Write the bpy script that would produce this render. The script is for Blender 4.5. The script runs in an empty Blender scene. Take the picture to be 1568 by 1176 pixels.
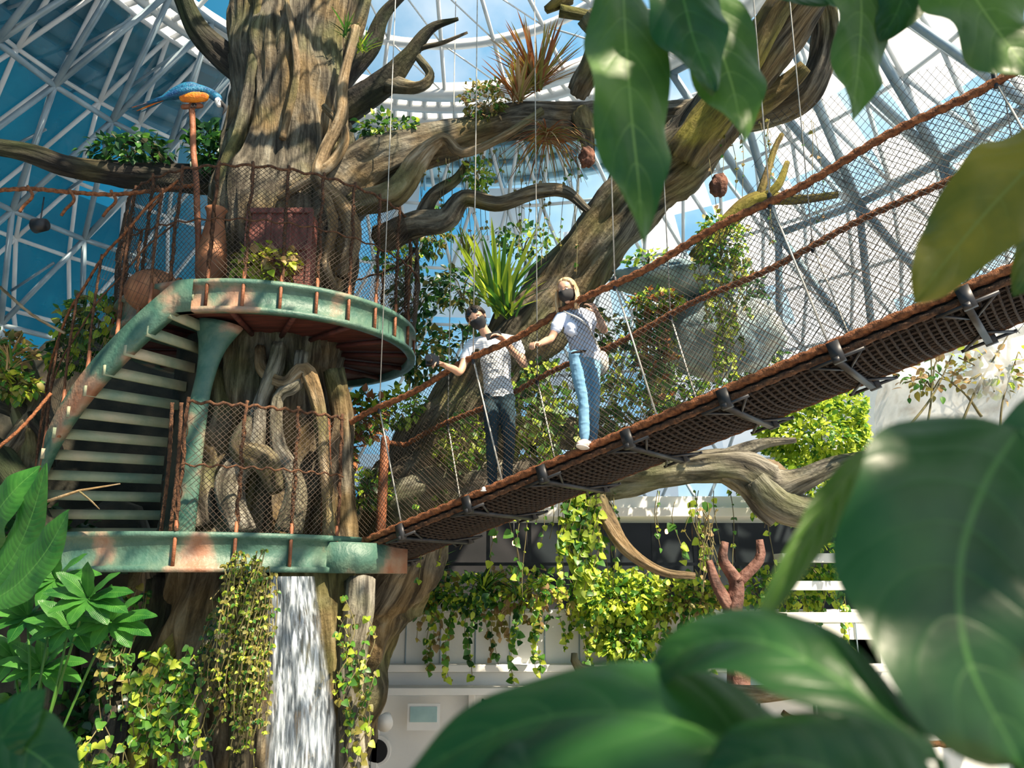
import bpy, math, random
import numpy as np
from mathutils import Vector, noise
R=random.Random(7); rng=np.random.default_rng(7)
H=4.0; F=1750.0; PITCH=math.atan((1250-829.5)/F)
CP,SP=math.cos(PITCH),math.sin(PITCH)
# helper used while surveying the photograph: bearing of an image point + distance Y -> world position
def at(px,py,D):
    x=px-1106.0; u=829.5-py
    d=np.array([x,F*CP-u*SP,F*SP+u*CP])
    return d*(D/d[1])+np.array([0,0,H])
def proj(p):
    x,y,z=p[0],p[1],p[2]-H
    dep=y*CP+z*SP; up=-y*SP+z*CP
    return (1106+F*x/dep, 829.5-F*up/dep, dep)
def mpp(p):
    return proj(p)[2]/F
def A3(*a): return np.array(a,float)
def nrm(v):
    v=np.asarray(v,float); return v/(np.linalg.norm(v)+1e-9)
# ------------------------------------------------------------ materials
def new_mat(name):
    m=bpy.data.materials.new(name); m.use_nodes=True
    nt=m.node_tree; nt.nodes.clear()
    out=nt.nodes.new('ShaderNodeOutputMaterial'); return m,nt,out
def ramp(nt,cols,pos=None):
    r=nt.nodes.new('ShaderNodeValToRGB'); n=len(cols)
    pos=pos or [0.32+0.36*i/max(1,n-1) for i in range(n)]
    el=r.color_ramp.elements
    while len(el)<n: el.new(0.5)
    for i in range(n):
        el[i].position=pos[i]; el[i].color=(*cols[i],1)
    return r
def pmat(name,cols,scale=3,rough=.6,bump=0,bscale=20,metal=0,stretch=(1,1,1),transl=0,spec=.5,detail=5,pos=None,alpha=None,coat=0):
    m,nt,out=new_mat(name); N=nt.nodes; L=nt.links
    b=N.new('ShaderNodeBsdfPrincipled')
    b.inputs['Roughness'].default_value=rough; b.inputs['Metallic'].default_value=metal
    b.inputs['Specular IOR Level'].default_value=spec
    b.inputs['Coat Weight'].default_value=coat
    tc=N.new('ShaderNodeTexCoord'); mp=N.new('ShaderNodeMapping'); mp.inputs['Scale'].default_value=stretch
    L.new(tc.outputs['Object'],mp.inputs['Vector'])
    if len(cols)>1:
        nz=N.new('ShaderNodeTexNoise'); nz.inputs['Scale'].default_value=scale; nz.inputs['Detail'].default_value=detail
        L.new(mp.outputs[0],nz.inputs['Vector'])
        r=ramp(nt,cols,pos); L.new(nz.outputs['Fac'],r.inputs['Fac']); L.new(r.outputs['Color'],b.inputs['Base Color'])
        csrc=r.outputs['Color']
    else:
        b.inputs['Base Color'].default_value=(*cols[0],1); csrc=None
    if bump>0:
        n2=N.new('ShaderNodeTexNoise'); n2.inputs['Scale'].default_value=bscale; n2.inputs['Detail'].default_value=6
        L.new(mp.outputs[0],n2.inputs['Vector'])
        bp=N.new('ShaderNodeBump'); bp.inputs['Strength'].default_value=bump; bp.inputs['Distance'].default_value=.03
        L.new(n2.outputs['Fac'],bp.inputs['Height']); L.new(bp.outputs[0],b.inputs['Normal'])
    last=b.outputs[0]
    if transl>0:
        t=N.new('ShaderNodeBsdfTranslucent')
        if csrc: L.new(csrc,t.inputs['Color'])
        else: t.inputs['Color'].default_value=(*cols[0],1)
        mx=N.new('ShaderNodeMixShader'); mx.inputs[0].default_value=transl
        L.new(b.outputs[0],mx.inputs[1]); L.new(t.outputs[0],mx.inputs[2]); last=mx.outputs[0]
    if alpha is not None:
        t=N.new('ShaderNodeBsdfTransparent'); mx=N.new('ShaderNodeMixShader'); mx.inputs[0].default_value=alpha
        L.new(t.outputs[0],mx.inputs[1]); L.new(last,mx.inputs[2]); last=mx.outputs[0]
    L.new(last,out.inputs['Surface'])
    return m
def barkmat(name,cols,accent,acc_amt=.5,rough=.75,fib=12,wet=.3,acc2=(.12,.14,.04)):
    """fibrous bark: noise stretched along the limb (per-vertex 'flow' attribute)"""
    m,nt,out=new_mat(name); N=nt.nodes; L=nt.links
    b=N.new('ShaderNodeBsdfPrincipled'); b.inputs['Roughness'].default_value=rough; b.inputs['Specular IOR Level'].default_value=wet
    at_=N.new('ShaderNodeAttribute'); at_.attribute_name='flow'
    mp=N.new('ShaderNodeMapping'); mp.inputs['Scale'].default_value=(1,1,.16); L.new(at_.outputs['Vector'],mp.inputs[0])
    f1=N.new('ShaderNodeTexNoise'); f1.inputs['Scale'].default_value=fib; f1.inputs['Detail'].default_value=10; f1.inputs['Roughness'].default_value=.65; f1.inputs['Distortion'].default_value=.4
    L.new(mp.outputs[0],f1.inputs[0])
    r=ramp(nt,cols); L.new(f1.outputs[0],r.inputs[0])
    g=N.new('ShaderNodeTexNoise'); g.inputs['Scale'].default_value=1.6; g.inputs['Detail'].default_value=6; L.new(at_.outputs['Vector'],g.inputs[0])
    rg=ramp(nt,[(0,0,0),(acc_amt,)*3],[.45,.62]); L.new(g.outputs[0],rg.inputs[0])
    mx=N.new('ShaderNodeMix'); mx.data_type='RGBA'; mx.blend_type='MIX'
    ac=ramp(nt,[tuple(c*.25 for c in accent),accent],[.35,.6]); L.new(f1.outputs[0],ac.inputs[0])
    L.new(rg.outputs[0],mx.inputs[0]); L.new(r.outputs[0],mx.inputs[6]); L.new(ac.outputs[0],mx.inputs[7])
    g2=N.new('ShaderNodeTexNoise'); g2.inputs['Scale'].default_value=1.1; g2.inputs['Detail'].default_value=8
    mp2=N.new('ShaderNodeMapping'); mp2.inputs['Location'].default_value=(7,3,5); L.new(at_.outputs['Vector'],mp2.inputs[0]); L.new(mp2.outputs[0],g2.inputs[0])
    rg2=ramp(nt,[(0,0,0),(.65,.65,.65)],[.5,.66]); L.new(g2.outputs[0],rg2.inputs[0])
    ac2=ramp(nt,[tuple(c*.3 for c in acc2),acc2],[.35,.6]); L.new(f1.outputs[0],ac2.inputs[0])
    mx2=N.new('ShaderNodeMix'); mx2.data_type='RGBA'; L.new(rg2.outputs[0],mx2.inputs[0]); L.new(mx.outputs[2],mx2.inputs[6]); L.new(ac2.outputs[0],mx2.inputs[7])
    L.new(mx2.outputs[2],b.inputs['Base Color'])
    f2=N.new('ShaderNodeTexNoise'); f2.inputs['Scale'].default_value=22; f2.inputs['Detail'].default_value=6; L.new(at_.outputs['Vector'],f2.inputs[0])
    ad=N.new('ShaderNodeMath'); ad.operation='MULTIPLY_ADD'; L.new(f2.outputs[0],ad.inputs[0]); ad.inputs[1].default_value=.25; L.new(f1.outputs[0],ad.inputs[2])
    bp=N.new('ShaderNodeBump'); bp.inputs['Strength'].default_value=1; bp.inputs['Distance'].default_value=.08
    L.new(ad.outputs[0],bp.inputs['Height']); L.new(bp.outputs[0],b.inputs['Normal'])
    L.new(b.outputs[0],out.inputs[0]); return m
def veinleaf(name,c1,c2,cv,rough=.35,transl=.3,nv=8,spec=.5,vamt=.35,bd=.0012):
    m,nt,out=new_mat(name); N=nt.nodes; L=nt.links
    def M(op,a,b=None):
        n=N.new('ShaderNodeMath'); n.operation=op
        for i,s in enumerate((a,b)):
            if s is None: continue
            if isinstance(s,(int,float)): n.inputs[i].default_value=s
            else: L.new(s,n.inputs[i])
        return n.outputs[0]
    tc=N.new('ShaderNodeTexCoord'); sx=N.new('ShaderNodeSeparateXYZ'); L.new(tc.outputs['UV'],sx.inputs[0])
    nz=N.new('ShaderNodeTexNoise'); nz.inputs['Scale'].default_value=7; L.new(tc.outputs['Object'],nz.inputs['Vector']); nz.inputs['Detail'].default_value=7
    u=M('ADD',sx.outputs[0],M('MULTIPLY',M('SUBTRACT',nz.outputs['Fac'],.5),.06)); v=M('ABSOLUTE',M('SUBTRACT',M('MULTIPLY',sx.outputs[1],2.0),1.0))
    ph=M('SUBTRACT',M('MULTIPLY',u,float(nv)),M('MULTIPLY',M('POWER',v,1.5),1.6))
    fr=M('ABSOLUTE',M('SUBTRACT',M('FRACT',M('ADD',ph,10.0)),0.5))
    d=M('SUBTRACT',0.5,fr)
    vein=M('MULTIPLY',M('LESS_THAN',d,0.035),M('SUBTRACT',1.1,v))
    mid=M('LESS_THAN',v,0.03)
    vm=M('MAXIMUM',M('MULTIPLY',vein,vamt),M('MULTIPLY',mid,.8))
    r=ramp(nt,[c1,c2],[.35,.65]); L.new(nz.outputs['Fac'],r.inputs['Fac'])
    mx=N.new('ShaderNodeMix'); mx.data_type='RGBA'; L.new(vm,mx.inputs[0]); L.new(r.outputs[0],mx.inputs[6]); mx.inputs[7].default_value=(*cv,1)
    b=N.new('ShaderNodeBsdfPrincipled'); b.inputs['Roughness'].default_value=rough; b.inputs['Specular IOR Level'].default_value=spec
    L.new(mx.outputs[2],b.inputs['Base Color'])
    bp=N.new('ShaderNodeBump'); bp.inputs['Strength'].default_value=.8; bp.inputs['Distance'].default_value=bd
    n3=N.new('ShaderNodeTexNoise'); n3.inputs['Scale'].default_value=60; L.new(tc.outputs['Object'],n3.inputs['Vector'])
    L.new(M('ADD',M('POWER',M('MULTIPLY',d,2.0),.5),M('MULTIPLY',n3.outputs['Fac'],.7)),bp.inputs['Height']); L.new(bp.outputs[0],b.inputs['Normal'])
    t=N.new('ShaderNodeBsdfTranslucent'); L.new(mx.outputs[2],t.inputs['Color'])
    ms=N.new('ShaderNodeMixShader'); ms.inputs[0].default_value=transl
    L.new(b.outputs[0],ms.inputs[1]); L.new(t.outputs[0],ms.inputs[2]); L.new(ms.outputs[0],out.inputs['Surface'])
    return m
M_bark=barkmat('bark',[(.012,.011,.009),(.06,.052,.038),(.175,.155,.115),(.31,.29,.225)],(.33,.2,.05),.5,acc2=(.15,.17,.05))
M_barkg=barkmat('bark_grey',[(.02,.02,.02),(.11,.1,.08),(.3,.28,.23),(.45,.43,.37)],(.3,.26,.12),.4,acc2=(.12,.15,.05))
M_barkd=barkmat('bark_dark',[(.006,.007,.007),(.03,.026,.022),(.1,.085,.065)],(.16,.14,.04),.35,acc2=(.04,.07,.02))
M_barkm=barkmat('bark_moss',[(.02,.016,.008),(.13,.09,.03),(.3,.22,.09)],(.34,.3,.04),.8)
M_vine=barkmat('aerial_root',[(.05,.035,.02),(.25,.18,.1),(.5,.42,.3)],(.5,.3,.1),.4,fib=14)
M_green=pmat('verdigris_steel',[(.3,.13,.07),(.34,.22,.15),(.1,.17,.12),(.045,.12,.09),(.11,.2,.15)],scale=1.6,rough=.5,bump=.35,bscale=22,detail=12,pos=[.33,.41,.48,.56,.72])
M_under=pmat('red_underside',[(.05,.012,.008),(.13,.03,.02)],scale=3,rough=.7,bump=.3,bscale=10,stretch=(1,6,1))
M_tread=pmat('tread_steel',[(.03,.07,.05),(.08,.15,.11)],scale=3,rough=.5,bump=.3)
M_treadedge=pmat('tread_edge',[(.16,.24,.17),(.32,.34,.22),(.5,.42,.28)],scale=2.5,rough=.6,bump=.2)
M_rope=pmat('orange_rope',[(.1,.03,.01),(.34,.125,.045)],scale=30,rough=.85,bump=.6,bscale=90)
M_ropeb=pmat('brown_rope',[(.035,.014,.007),(.16,.07,.03)],scale=30,rough=.85,bump=.6,bscale=90)
M_roped=pmat('tarred_rope',[(.008,.005,.004),(.035,.018,.01)],scale=30,rough=.8,bump=.6,bscale=90)
M_ropel=pmat('pale_cord',[(.35,.33,.3),(.6,.58,.52)],scale=20,rough=.7)
M_net=pmat('net_wire',[(.02,.016,.012),(.09,.06,.04)],scale=8,rough=.5)
M_deck=pmat('deck_weave',[(.006,.003,.002),(.03,.014,.008)],scale=18,rough=.85,bump=1,bscale=60)
M_steel=pmat('dark_steel',[(.015,.017,.02),(.05,.05,.055)],scale=6,rough=.45,metal=.4)
M_post=pmat('rust_post',[(.14,.045,.02),(.34,.125,.055)],scale=5,rough=.6,bump=.4,bscale=25)
M_white=pmat('white_paint',[(.7,.72,.72),(.85,.85,.83)],scale=1.2,rough=.6,bump=.05)
M_wall=pmat('white_plaster',[(.68,.7,.7),(.82,.82,.79)],scale=.8,rough=.8,bump=.1)
M_frame=pmat('frame_grey',[(.16,.24,.3),(.34,.42,.47)],scale=2,rough=.45,metal=.2)
M_framew=pmat('frame_white',[(.68,.7,.72),(.84,.85,.85)],scale=2,rough=.4)
M_dark=pmat('dark_interior',[(.01,.012,.015),(.035,.035,.04)],scale=1,rough=.9)
M_floor=pmat('floor_stone',[(.2,.17,.13),(.4,.35,.28)],scale=2,rough=.7,bump=.3)
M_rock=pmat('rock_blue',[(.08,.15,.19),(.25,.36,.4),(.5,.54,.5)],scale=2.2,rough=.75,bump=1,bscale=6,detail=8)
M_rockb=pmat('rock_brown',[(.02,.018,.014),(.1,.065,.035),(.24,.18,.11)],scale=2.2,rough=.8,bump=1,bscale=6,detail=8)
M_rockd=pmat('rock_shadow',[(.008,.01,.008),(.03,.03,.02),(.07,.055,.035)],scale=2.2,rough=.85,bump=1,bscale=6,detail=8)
LG=[pmat('leaf_deep',[(.008,.04,.012),(.03,.12,.03)],scale=4,rough=.35,transl=.3),
    pmat('leaf_mid',[(.03,.13,.02),(.12,.3,.04)],scale=4,rough=.4,transl=.4),
    pmat('leaf_lime',[(.28,.45,.03),(.62,.7,.08)],scale=4,rough=.45,transl=.45),
    pmat('leaf_olive',[(.12,.13,.03),(.35,.3,.06)],scale=5,rough=.5,transl=.35),
    pmat('leaf_red',[(.2,.05,.02),(.42,.18,.06)],scale=5,rough=.5,transl=.35),
    pmat('leaf_dry',[(.25,.15,.06),(.5,.36,.18)],scale=5,rough=.7,transl=.3)]
M_stem=pmat('vine_stem',[(.09,.07,.03),(.2,.18,.07)],scale=8,rough=.7)
# ------------------------------------------------------------ mesh builder
class MB:
    def __init__(s): s.V=[];s.F=[];s.M=[];s.UV=[];s.n=0;s.mats=[];s.A=[]
    def mi(s,m):
        if m not in s.mats: s.mats.append(m)
        return s.mats.index(m)
    def add(s,V,Fa,mat,uv=None,flow=None):
        V=np.asarray(V,float); i=s.mi(mat)
        s.V.append(V); s.F.extend([tuple(k+s.n for k in f) for f in Fa]); s.M.extend([i]*len(Fa))
        s.UV.append(np.zeros((len(V),2)) if uv is None else np.asarray(uv,float)); s.n+=len(V)
        s.A.append(V if flow is None else flow)
    def inst(s,tV,tF,tUV,B,P,mats):
        k=len(P); n=len(tV); tF=np.asarray(tF)
        V=np.einsum('kij,nj->kni',B,tV)+P[:,None,:]
        Fa=(tF[None,:,:]+ (np.arange(k)*n)[:,None,None]).reshape(-1,tF.shape[1])+s.n
        s.V.append(V.reshape(-1,3)); s.F.extend(map(tuple,Fa.tolist()))
        for m in mats: s.M.extend([s.mi(m)]*len(tF))
        s.UV.append(np.tile(tUV,(k,1))); s.n+=k*n; s.A.append(V.reshape(-1,3))
    def build(s,name,parent=None,smooth=True,bevel=0):
        V=np.vstack(s.V); c=(V.min(0)+V.max(0))/2
        if parent is not None: c=np.zeros(3)
        me=bpy.data.meshes.new(name); me.from_pydata((V-c).tolist(),[],s.F)
        for m in s.mats: me.materials.append(m)
        me.polygons.foreach_set('material_index',s.M)
        if smooth: me.polygons.foreach_set('use_smooth',[True]*len(s.F))
        uv=np.vstack(s.UV); ul=me.uv_layers.new(name='UVMap')
        li=np.empty(len(me.loops),dtype=np.int32); me.loops.foreach_get('vertex_index',li)
        ul.data.foreach_set('uv',uv[li].ravel())
        if any(m.name.startswith(('bark','aerial')) for m in s.mats):
            a=me.attributes.new('flow','FLOAT_VECTOR','POINT'); a.data.foreach_set('vector',np.vstack(s.A).ravel())
        me.update()
        o=bpy.data.objects.new(name,me); bpy.context.scene.collection.objects.link(o); o.location=c
        if parent is not None: o.parent=parent
        if bevel>0:
            b=o.modifiers.new('bevel','BEVEL'); b.width=bevel; b.segments=2; b.limit_method='ANGLE'
        return o
def empty(name):
    o=bpy.data.objects.new(name,None); bpy.context.scene.collection.objects.link(o); return o
def catmull(P,step=.1,nmax=400):
    P=np.asarray(P,float)
    if len(P)<3:
        L=np.linalg.norm(P[-1][:3]-P[0][:3]); n=max(2,min(nmax,int(L/step)+1)); t=np.linspace(0,1,n)[:,None]; return P[0]*(1-t)+P[-1]*t
    Q=np.vstack([2*P[0]-P[1],P,2*P[-1]-P[-2]]); out=[]
    for i in range(len(P)-1):
        p0,p1,p2,p3=Q[i:i+4]; L=np.linalg.norm(p2[:3]-p1[:3]); n=max(1,int(L/step))
        t=np.linspace(0,1,n,endpoint=False)[:,None]
        out.append(.5*((2*p1)+(-p0+p2)*t+(2*p0-5*p1+4*p2-p3)*t**2+(-p0+3*p1-3*p2+p3)*t**3))
    out.append(P[-1][None]); return np.vstack(out)
def frames(P,ref=None):
    T=np.gradient(P,axis=0); T/= (np.linalg.norm(T,axis=1)[:,None]+1e-9)
    n=np.array(ref if ref is not None else ([0,0,1] if abs(T[0][2])<.9 else [1,0,0]),float)
    N=[]
    for i in range(len(P)):
        if ref is not None: n=np.array(ref,float)
        n=n-T[i]*np.dot(n,T[i]); n/= (np.linalg.norm(n)+1e-9); N.append(n.copy())
    N=np.array(N); B=np.cross(T,N); return T,N,B
def tube(mb,P,r,seg=8,mat=None,cap=True,mod=None,ref=None,flat=1.0,round_=False):
    P=np.asarray(P,float); k=len(P); r=np.broadcast_to(np.asarray(r,float),(k,)).copy()
    if round_:
        T=np.gradient(P,axis=0); T/=np.linalg.norm(T,axis=1)[:,None]+1e-9
        a=[math.radians(x) for x in (85,60,35)]
        s0=[P[0]-T[0]*r[0]*math.sin(x) for x in a]; s1=[P[-1]+T[-1]*r[-1]*math.sin(x) for x in a[::-1]]
        P=np.vstack([s0,P,s1]); r=np.concatenate([[r[0]*math.cos(x) for x in a],r,[r[-1]*math.cos(x) for x in a[::-1]]]); k=len(P)
    T,N,B=frames(P,ref)
    th=np.linspace(0,2*math.pi,seg,endpoint=False)
    S=np.concatenate([[0],np.cumsum(np.linalg.norm(np.diff(P,axis=0),axis=1))])
    m=np.ones((k,seg)) if mod is None else mod(th[None,:],S[:,None])
    rr=r[:,None]*m
    V=P[:,None,:]+(rr*np.cos(th))[:,:,None]*N[:,None,:]*flat+(rr*np.sin(th))[:,:,None]*B[:,None,:]
    V=V.reshape(-1,3); Fa=[]
    for i in range(k-1):
        a=i*seg; b=a+seg
        for j in range(seg):
            j2=(j+1)%seg; Fa.append((a+j,a+j2,b+j2,b+j))
    uv=np.stack([np.repeat(S,seg),np.tile(th/6.283,k)],1)
    off=R.random()*20; rm=float(np.mean(r))
    flow=np.stack([np.tile(np.cos(th)*rm,k)+off,np.tile(np.sin(th)*rm,k),np.repeat(S,seg)],1)
    if cap:
        Fa.append(tuple(range(seg))[::-1]); Fa.append(tuple((k-1)*seg+j for j in range(seg)))
    mb.add(V,Fa,mat,uv,flow)
def rope(mb,P,r,mat,seg=9,step=.025,twist=60):
    Q=catmull(P,step,2000)
    tube(mb,Q,r,seg,mat,mod=lambda th,s:1+.22*np.cos(3*th-twist*s))
def bx(mb,c,size,mat,ang=0,axes=None):
    hx,hy,hz=[s/2 for s in size]
    V=np.array([[x,y,z] for x in(-hx,hx) for y in(-hy,hy) for z in(-hz,hz)])
    if axes is not None: V=V@np.array(axes)
    elif ang: 
        ca,sa=math.cos(ang),math.sin(ang); V=V@np.array([[ca,sa,0],[-sa,ca,0],[0,0,1]])
    mb.add(V+np.asarray(c),[(0,1,3,2),(4,6,7,5),(0,4,5,1),(2,3,7,6),(0,2,6,4),(1,5,7,3)],mat)
def beam(mb,a,b,r,mat,seg=6): tube(mb,[a,b],r,seg,mat)
def bark_mod(ph=0,amp=.16,tw=.6,fine=.1,rad=.3,lump=0):
    def f(th,s):
        v=amp*(.5-np.abs(np.sin(2.5*th+ph+tw*s)))+amp*.7*(.5-np.abs(np.sin(4*th+ph*2-tw*1.3*s+.5*np.sin(s*2))))
        v=v+amp*.45*np.sin(3.1*s+th*2+ph)+amp*.3*np.sin(7*s-th*3+ph)
        nn_=np.zeros((s.shape[0],th.shape[1])); q=1.2+rad*2.5
        for i in range(s.shape[0]):
            for j in range(th.shape[1]):
                a=th[0,j]+tw*.35*s[i,0]
                nn_[i,j]=fine*(abs(noise.noise(Vector((math.cos(a)*q*2+ph,math.sin(a)*q*2,s[i,0]*1.1))))*-2+.5)
                if lump: nn_[i,j]+=lump*noise.fractal(Vector((math.cos(a)*1.6,math.sin(a)*1.6,s[i,0]*.7+ph)),1,2,3)
        return 1+v+nn_
    return f
def W(pts):
    out=[]
    for p in pts:
        q=at(p[0],p[1],p[2]); out.append([*q,p[3]*.5*mpp(q)])
    return np.array(out)
def branch(mb,pts,mat,seg=28,amp=.16,tw=1.2,step=.06):
    Q=catmull(W(pts),step); ph=R.random()*6
    P=Q[:,:3].copy()
    for i in range(len(P)):
        n=noise.noise_vector(Vector(P[i]*1.3)); P[i]+=np.array(n)*min(Q[i,3],.25)*.35
    tube(mb,P,np.maximum(Q[:,3],.006),seg,mat,mod=bark_mod(ph,amp,tw,fine=.1,rad=float(Q[:,3].mean())))
def leaf_t(n=5,w=.33,fold=.25,droop=.25,shape='ovate'):
    V=[];UV=[]
    for i in range(n+1):
        t=i/n
        if shape=='ovate': h=w*math.sin(math.pi*min(1,t**.75))**.8 if 0<t<1 else .01
        elif shape=='heart': h=w*1.25*(math.cos((t)*math.pi/2)**.8)*(min(1,(t+.12)*4))if t<1 else .0
        else: h=w*(1-t)**.6*(.55+.45*min(1,t*3))
        for x in(-1,0,1):
            V.append([x*h,t,abs(x)*h*fold-droop*t*t]); UV.append([t,(x+1)/2])
    Fa=[]
    for i in range(n):
        for j in range(2):
            a=i*3+j; Fa.append((a,a+1,a+4,a+3))
    return np.array(V),Fa,np.array(UV)
LT_o=leaf_t(); LT_h=leaf_t(5,.42,.2,.2,'heart')
def put_leaves(mb,P,D,Nn,L,mats,tmpl):
    P=np.asarray(P);D=np.asarray(D);Nn=np.asarray(Nn)
    y=D/(np.linalg.norm(D,axis=1)[:,None]+1e-9)
    z=Nn-y*np.sum(Nn*y,1)[:,None]; z/=np.linalg.norm(z,axis=1)[:,None]+1e-9
    x=np.cross(y,z); L=np.asarray(L)[:,None,None]
    B=np.stack([x,y,z],2)*L
    mb.inst(tmpl[0],tmpl[1],tmpl[2],B,P,mats)
def pick(pal,k): return [LG[pal[int(i)]] for i in rng.integers(0,len(pal),k)]
def blob(mb,c,rad,n,L,pal,tmpl=LT_o,down=.2,shell=.5,twigs=6):
    d=rng.normal(size=(n,3)); d/=np.linalg.norm(d,axis=1)[:,None]
    lump=np.array([1+.45*noise.noise(Vector(x*2.2+c)) for x in d])
    rr=(shell+(1-shell)*rng.random(n)**.5)*lump
    P=c+d*rad*rr[:,None]
    D=d*.8+rng.normal(size=(n,3))*.6; D[:,2]-=down
    Nn=rng.normal(size=(n,3))*.5+np.array([.1,-.5,.8])
    put_leaves(mb,P,D,Nn,L*(.6+.7*rng.random(n)),pick(pal,n),tmpl)
    for i in range(twigs):
        dd=nrm(rng.normal(size=3)); tube(mb,catmull([c-np.array([0,0,rad[2]*.6]),c+dd*rad*.4,c+dd*rad*.95],.1),.008,5,M_stem)
def pblob(mb,px,py,D,rx,rz,n,L,pal,tmpl=LT_o,**k):
    c=at(px,py,D); m=mpp(c); blob(mb,c,np.array([rx*m,max(rx,rz)*m*.6,rz*m]),n,L,pal,tmpl,**k)
def vine(mb,top,length,pal,L=.09,dens=28,sway=.06,tmpl=LT_h,stem=.005):
    n=max(3,int(length/.15)); P=[]
    ph=R.random()*6
    for i in range(n+1):
        t=i/n; P.append(top+np.array([math.sin(ph+t*5)*sway,math.cos(ph+t*4)*sway,-length*t]))
    Q=catmull(P,.08); tube(mb,Q,stem,5,M_stem)
    k=int(dens*length)
    if k<1: return
    idx=rng.integers(0,len(Q),k); Pp=Q[idx]
    D=rng.normal(size=(k,3)); D[:,2]=-np.abs(D[:,2])*.8-.3
    Nn=rng.normal(size=(k,3))*.4+np.array([.2,-.9,.5])
    put_leaves(mb,Pp,D,Nn,L*(.5+.8*rng.random(k)),pick(pal,k),tmpl)
def strap(mb,c,n,L,pal,spread=.7,width=.06,droop=.35,up=1.0):
    t=leaf_t(8,width,.5,droop,'strap')
    a=rng.random(n)*6.283; D=np.stack([np.cos(a)*spread,np.sin(a)*spread,np.full(n,up)],1)+rng.normal(size=(n,3))*.12
    Nn=np.stack([-np.cos(a),-np.sin(a),np.full(n,.8)],1)
    put_leaves(mb,np.tile(c,(n,1))+rng.normal(size=(n,3))*.03,D,Nn,L*(.6+.5*rng.random(n)),pick(pal,n),t)
def net(mb,S,L,Hh,cell,r,mat,nv=6):
    k=int((L+Hh)/cell)+1
    for sgn in(1,-1):
        for i in range(k+1):
            u0=i*cell-(Hh if sgn>0 else 0)
            pts=[]
            for j in range(nv+1):
                v=Hh*j/nv; u=u0+v*sgn
                if -1e-6<=u<=L+1e-6: pts.append(S(u/L,v/Hh))
            if len(pts)>1: tube(mb,pts,r,3,mat,cap=False)
# ------------------------------------------------------------ room shell
CX,CY=-.5,9.0
fl=MB(); bx(fl,(CX,CY,-.1),(26,26,.2),M_floor); fl.build('floor',smooth=False)
def RZ(h):
    if h<2: return 10.6
    t=(h-2)/7.2; return 10.6-4.6*t**1.8
def dpt(th,h,off=0):
    r=RZ(h)-off; return A3(CX+r*math.cos(th),CY+r*math.sin(th),H+h)
def dome(t0,t1,rad,mat,off=0,dth=6,dh=1.05,h0=-3.9,h1=9.0,diag=True):
    mb=MB(); n=int((t1-t0)/dth); m=int((h1-h0)/dh)
    g=[[dpt(math.radians(t0+dth*(i+(.5 if j%2 and diag else 0))),h0+(h1-h0)*j/m,off) for i in range(n+1)] for j in range(m+1)]
    for j in range(m+1):
        for i in range(n+1):
            if i<n: beam(mb,g[j][i],g[j][i+1],rad,mat)
            if j<m:
                beam(mb,g[j][i],g[j+1][i],rad,mat)
                if diag:
                    if j%2==0 and i>0: beam(mb,g[j][i],g[j+1][i-1],rad,mat)
                    if j%2==1 and i<n: beam(mb,g[j][i],g[j+1][i+1],rad,mat)
    return mb
dome(6,216,.04,M_framew).build('dome_frame')
dl=dome(140,212,.05,M_frame,off=1.0,dth=9,dh=1.6)
for i in range(8):
    for j in range(8):
        th=math.radians(142+9*i); h=-3+1.6*j
        if h<8.5: beam(dl,dpt(th,h,0),dpt(th,h+.3,1.0),.025,M_frame)
dl.build('space_frame')
dr=dome(8,44,.075,M_frame,off=.9,dth=12,dh=2.4)
dr.build('space_frame')
M_gl,nt,out=new_mat('tinted_glass')
tr=nt.nodes.new('ShaderNodeBsdfTransparent'); tr.inputs[0].default_value=(.72,.92,.97,1)
gs=nt.nodes.new('ShaderNodeBsdfGlossy'); gs.inputs['Roughness'].default_value=.15; gs.inputs[0].default_value=(.4,.7,.85,1)
mx=nt.nodes.new('ShaderNodeMixShader'); mx.inputs[0].default_value=.1
nt.links.new(tr.outputs[0],mx.inputs[1]); nt.links.new(gs.outputs[0],mx.inputs[2]); nt.links.new(mx.outputs[0],out.inputs[0])
M_gt=pmat('teal_glass',[(.005,.07,.12),(.02,.2,.3)],scale=.7,rough=.15,alpha=.75)
M_fr=pmat('frosted_panel',[(.74,.76,.77),(.88,.87,.85)],scale=1,rough=.5,transl=.75)
gl=MB(); gt=MB(); gf=MB(); n1_,n2_=42,17
V=[dpt(math.radians(-36+6*i),-4+13*j/n2_,-.06) for j in range(n2_+1) for i in range(n1_+1)]
for j in range(n2_):
    for i in range(n1_):
        a=j*(n1_+1)+i; f=(a,a+1,a+n1_+2,a+n1_+1); th=-36+6*i; h=-4+13*j/n2_
        rr_=R.random(); tgt=gl
        if th<6: continue
        if th>120: tgt=gt if rr_<.88 else gl
        elif th<66 and h>0 : tgt=gf if rr_<.66 else gl
        elif h>0: tgt=gf if rr_<.25 else gl
        tgt.add([V[k] for k in f],[(0,1,2,3)],{id(gl):M_gl,id(gt):M_gt,id(gf):M_fr}[id(tgt)])
gl.build('wall_glazing'); gt.build('wall_glazing_tinted'); gf.build('wall_glazing_frosted')
ro=MB(); rc=A3(-1.3,9.3); hz=H+9.0
def ringpt(r,a,z): return A3(rc[0]+r*math.cos(a),rc[1]+r*math.sin(a),z)
def ringbeam(mb,r,z,w,h,mat,a0=0,a1=360,n=96):
    V=[];Fa=[]
    for i in range(n+1):
        a=math.radians(a0+(a1-a0)*i/n)
        for (dr_,dz) in((0,0),(w,0),(w,h),(0,h)): V.append(ringpt(r+dr_,a,z+dz))
    for i in range(n):
        for k in range(4): a=i*4; Fa.append((a+k,a+(k+1)%4,a+4+(k+1)%4,a+4+k))
    mb.add(V,Fa,mat)
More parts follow.
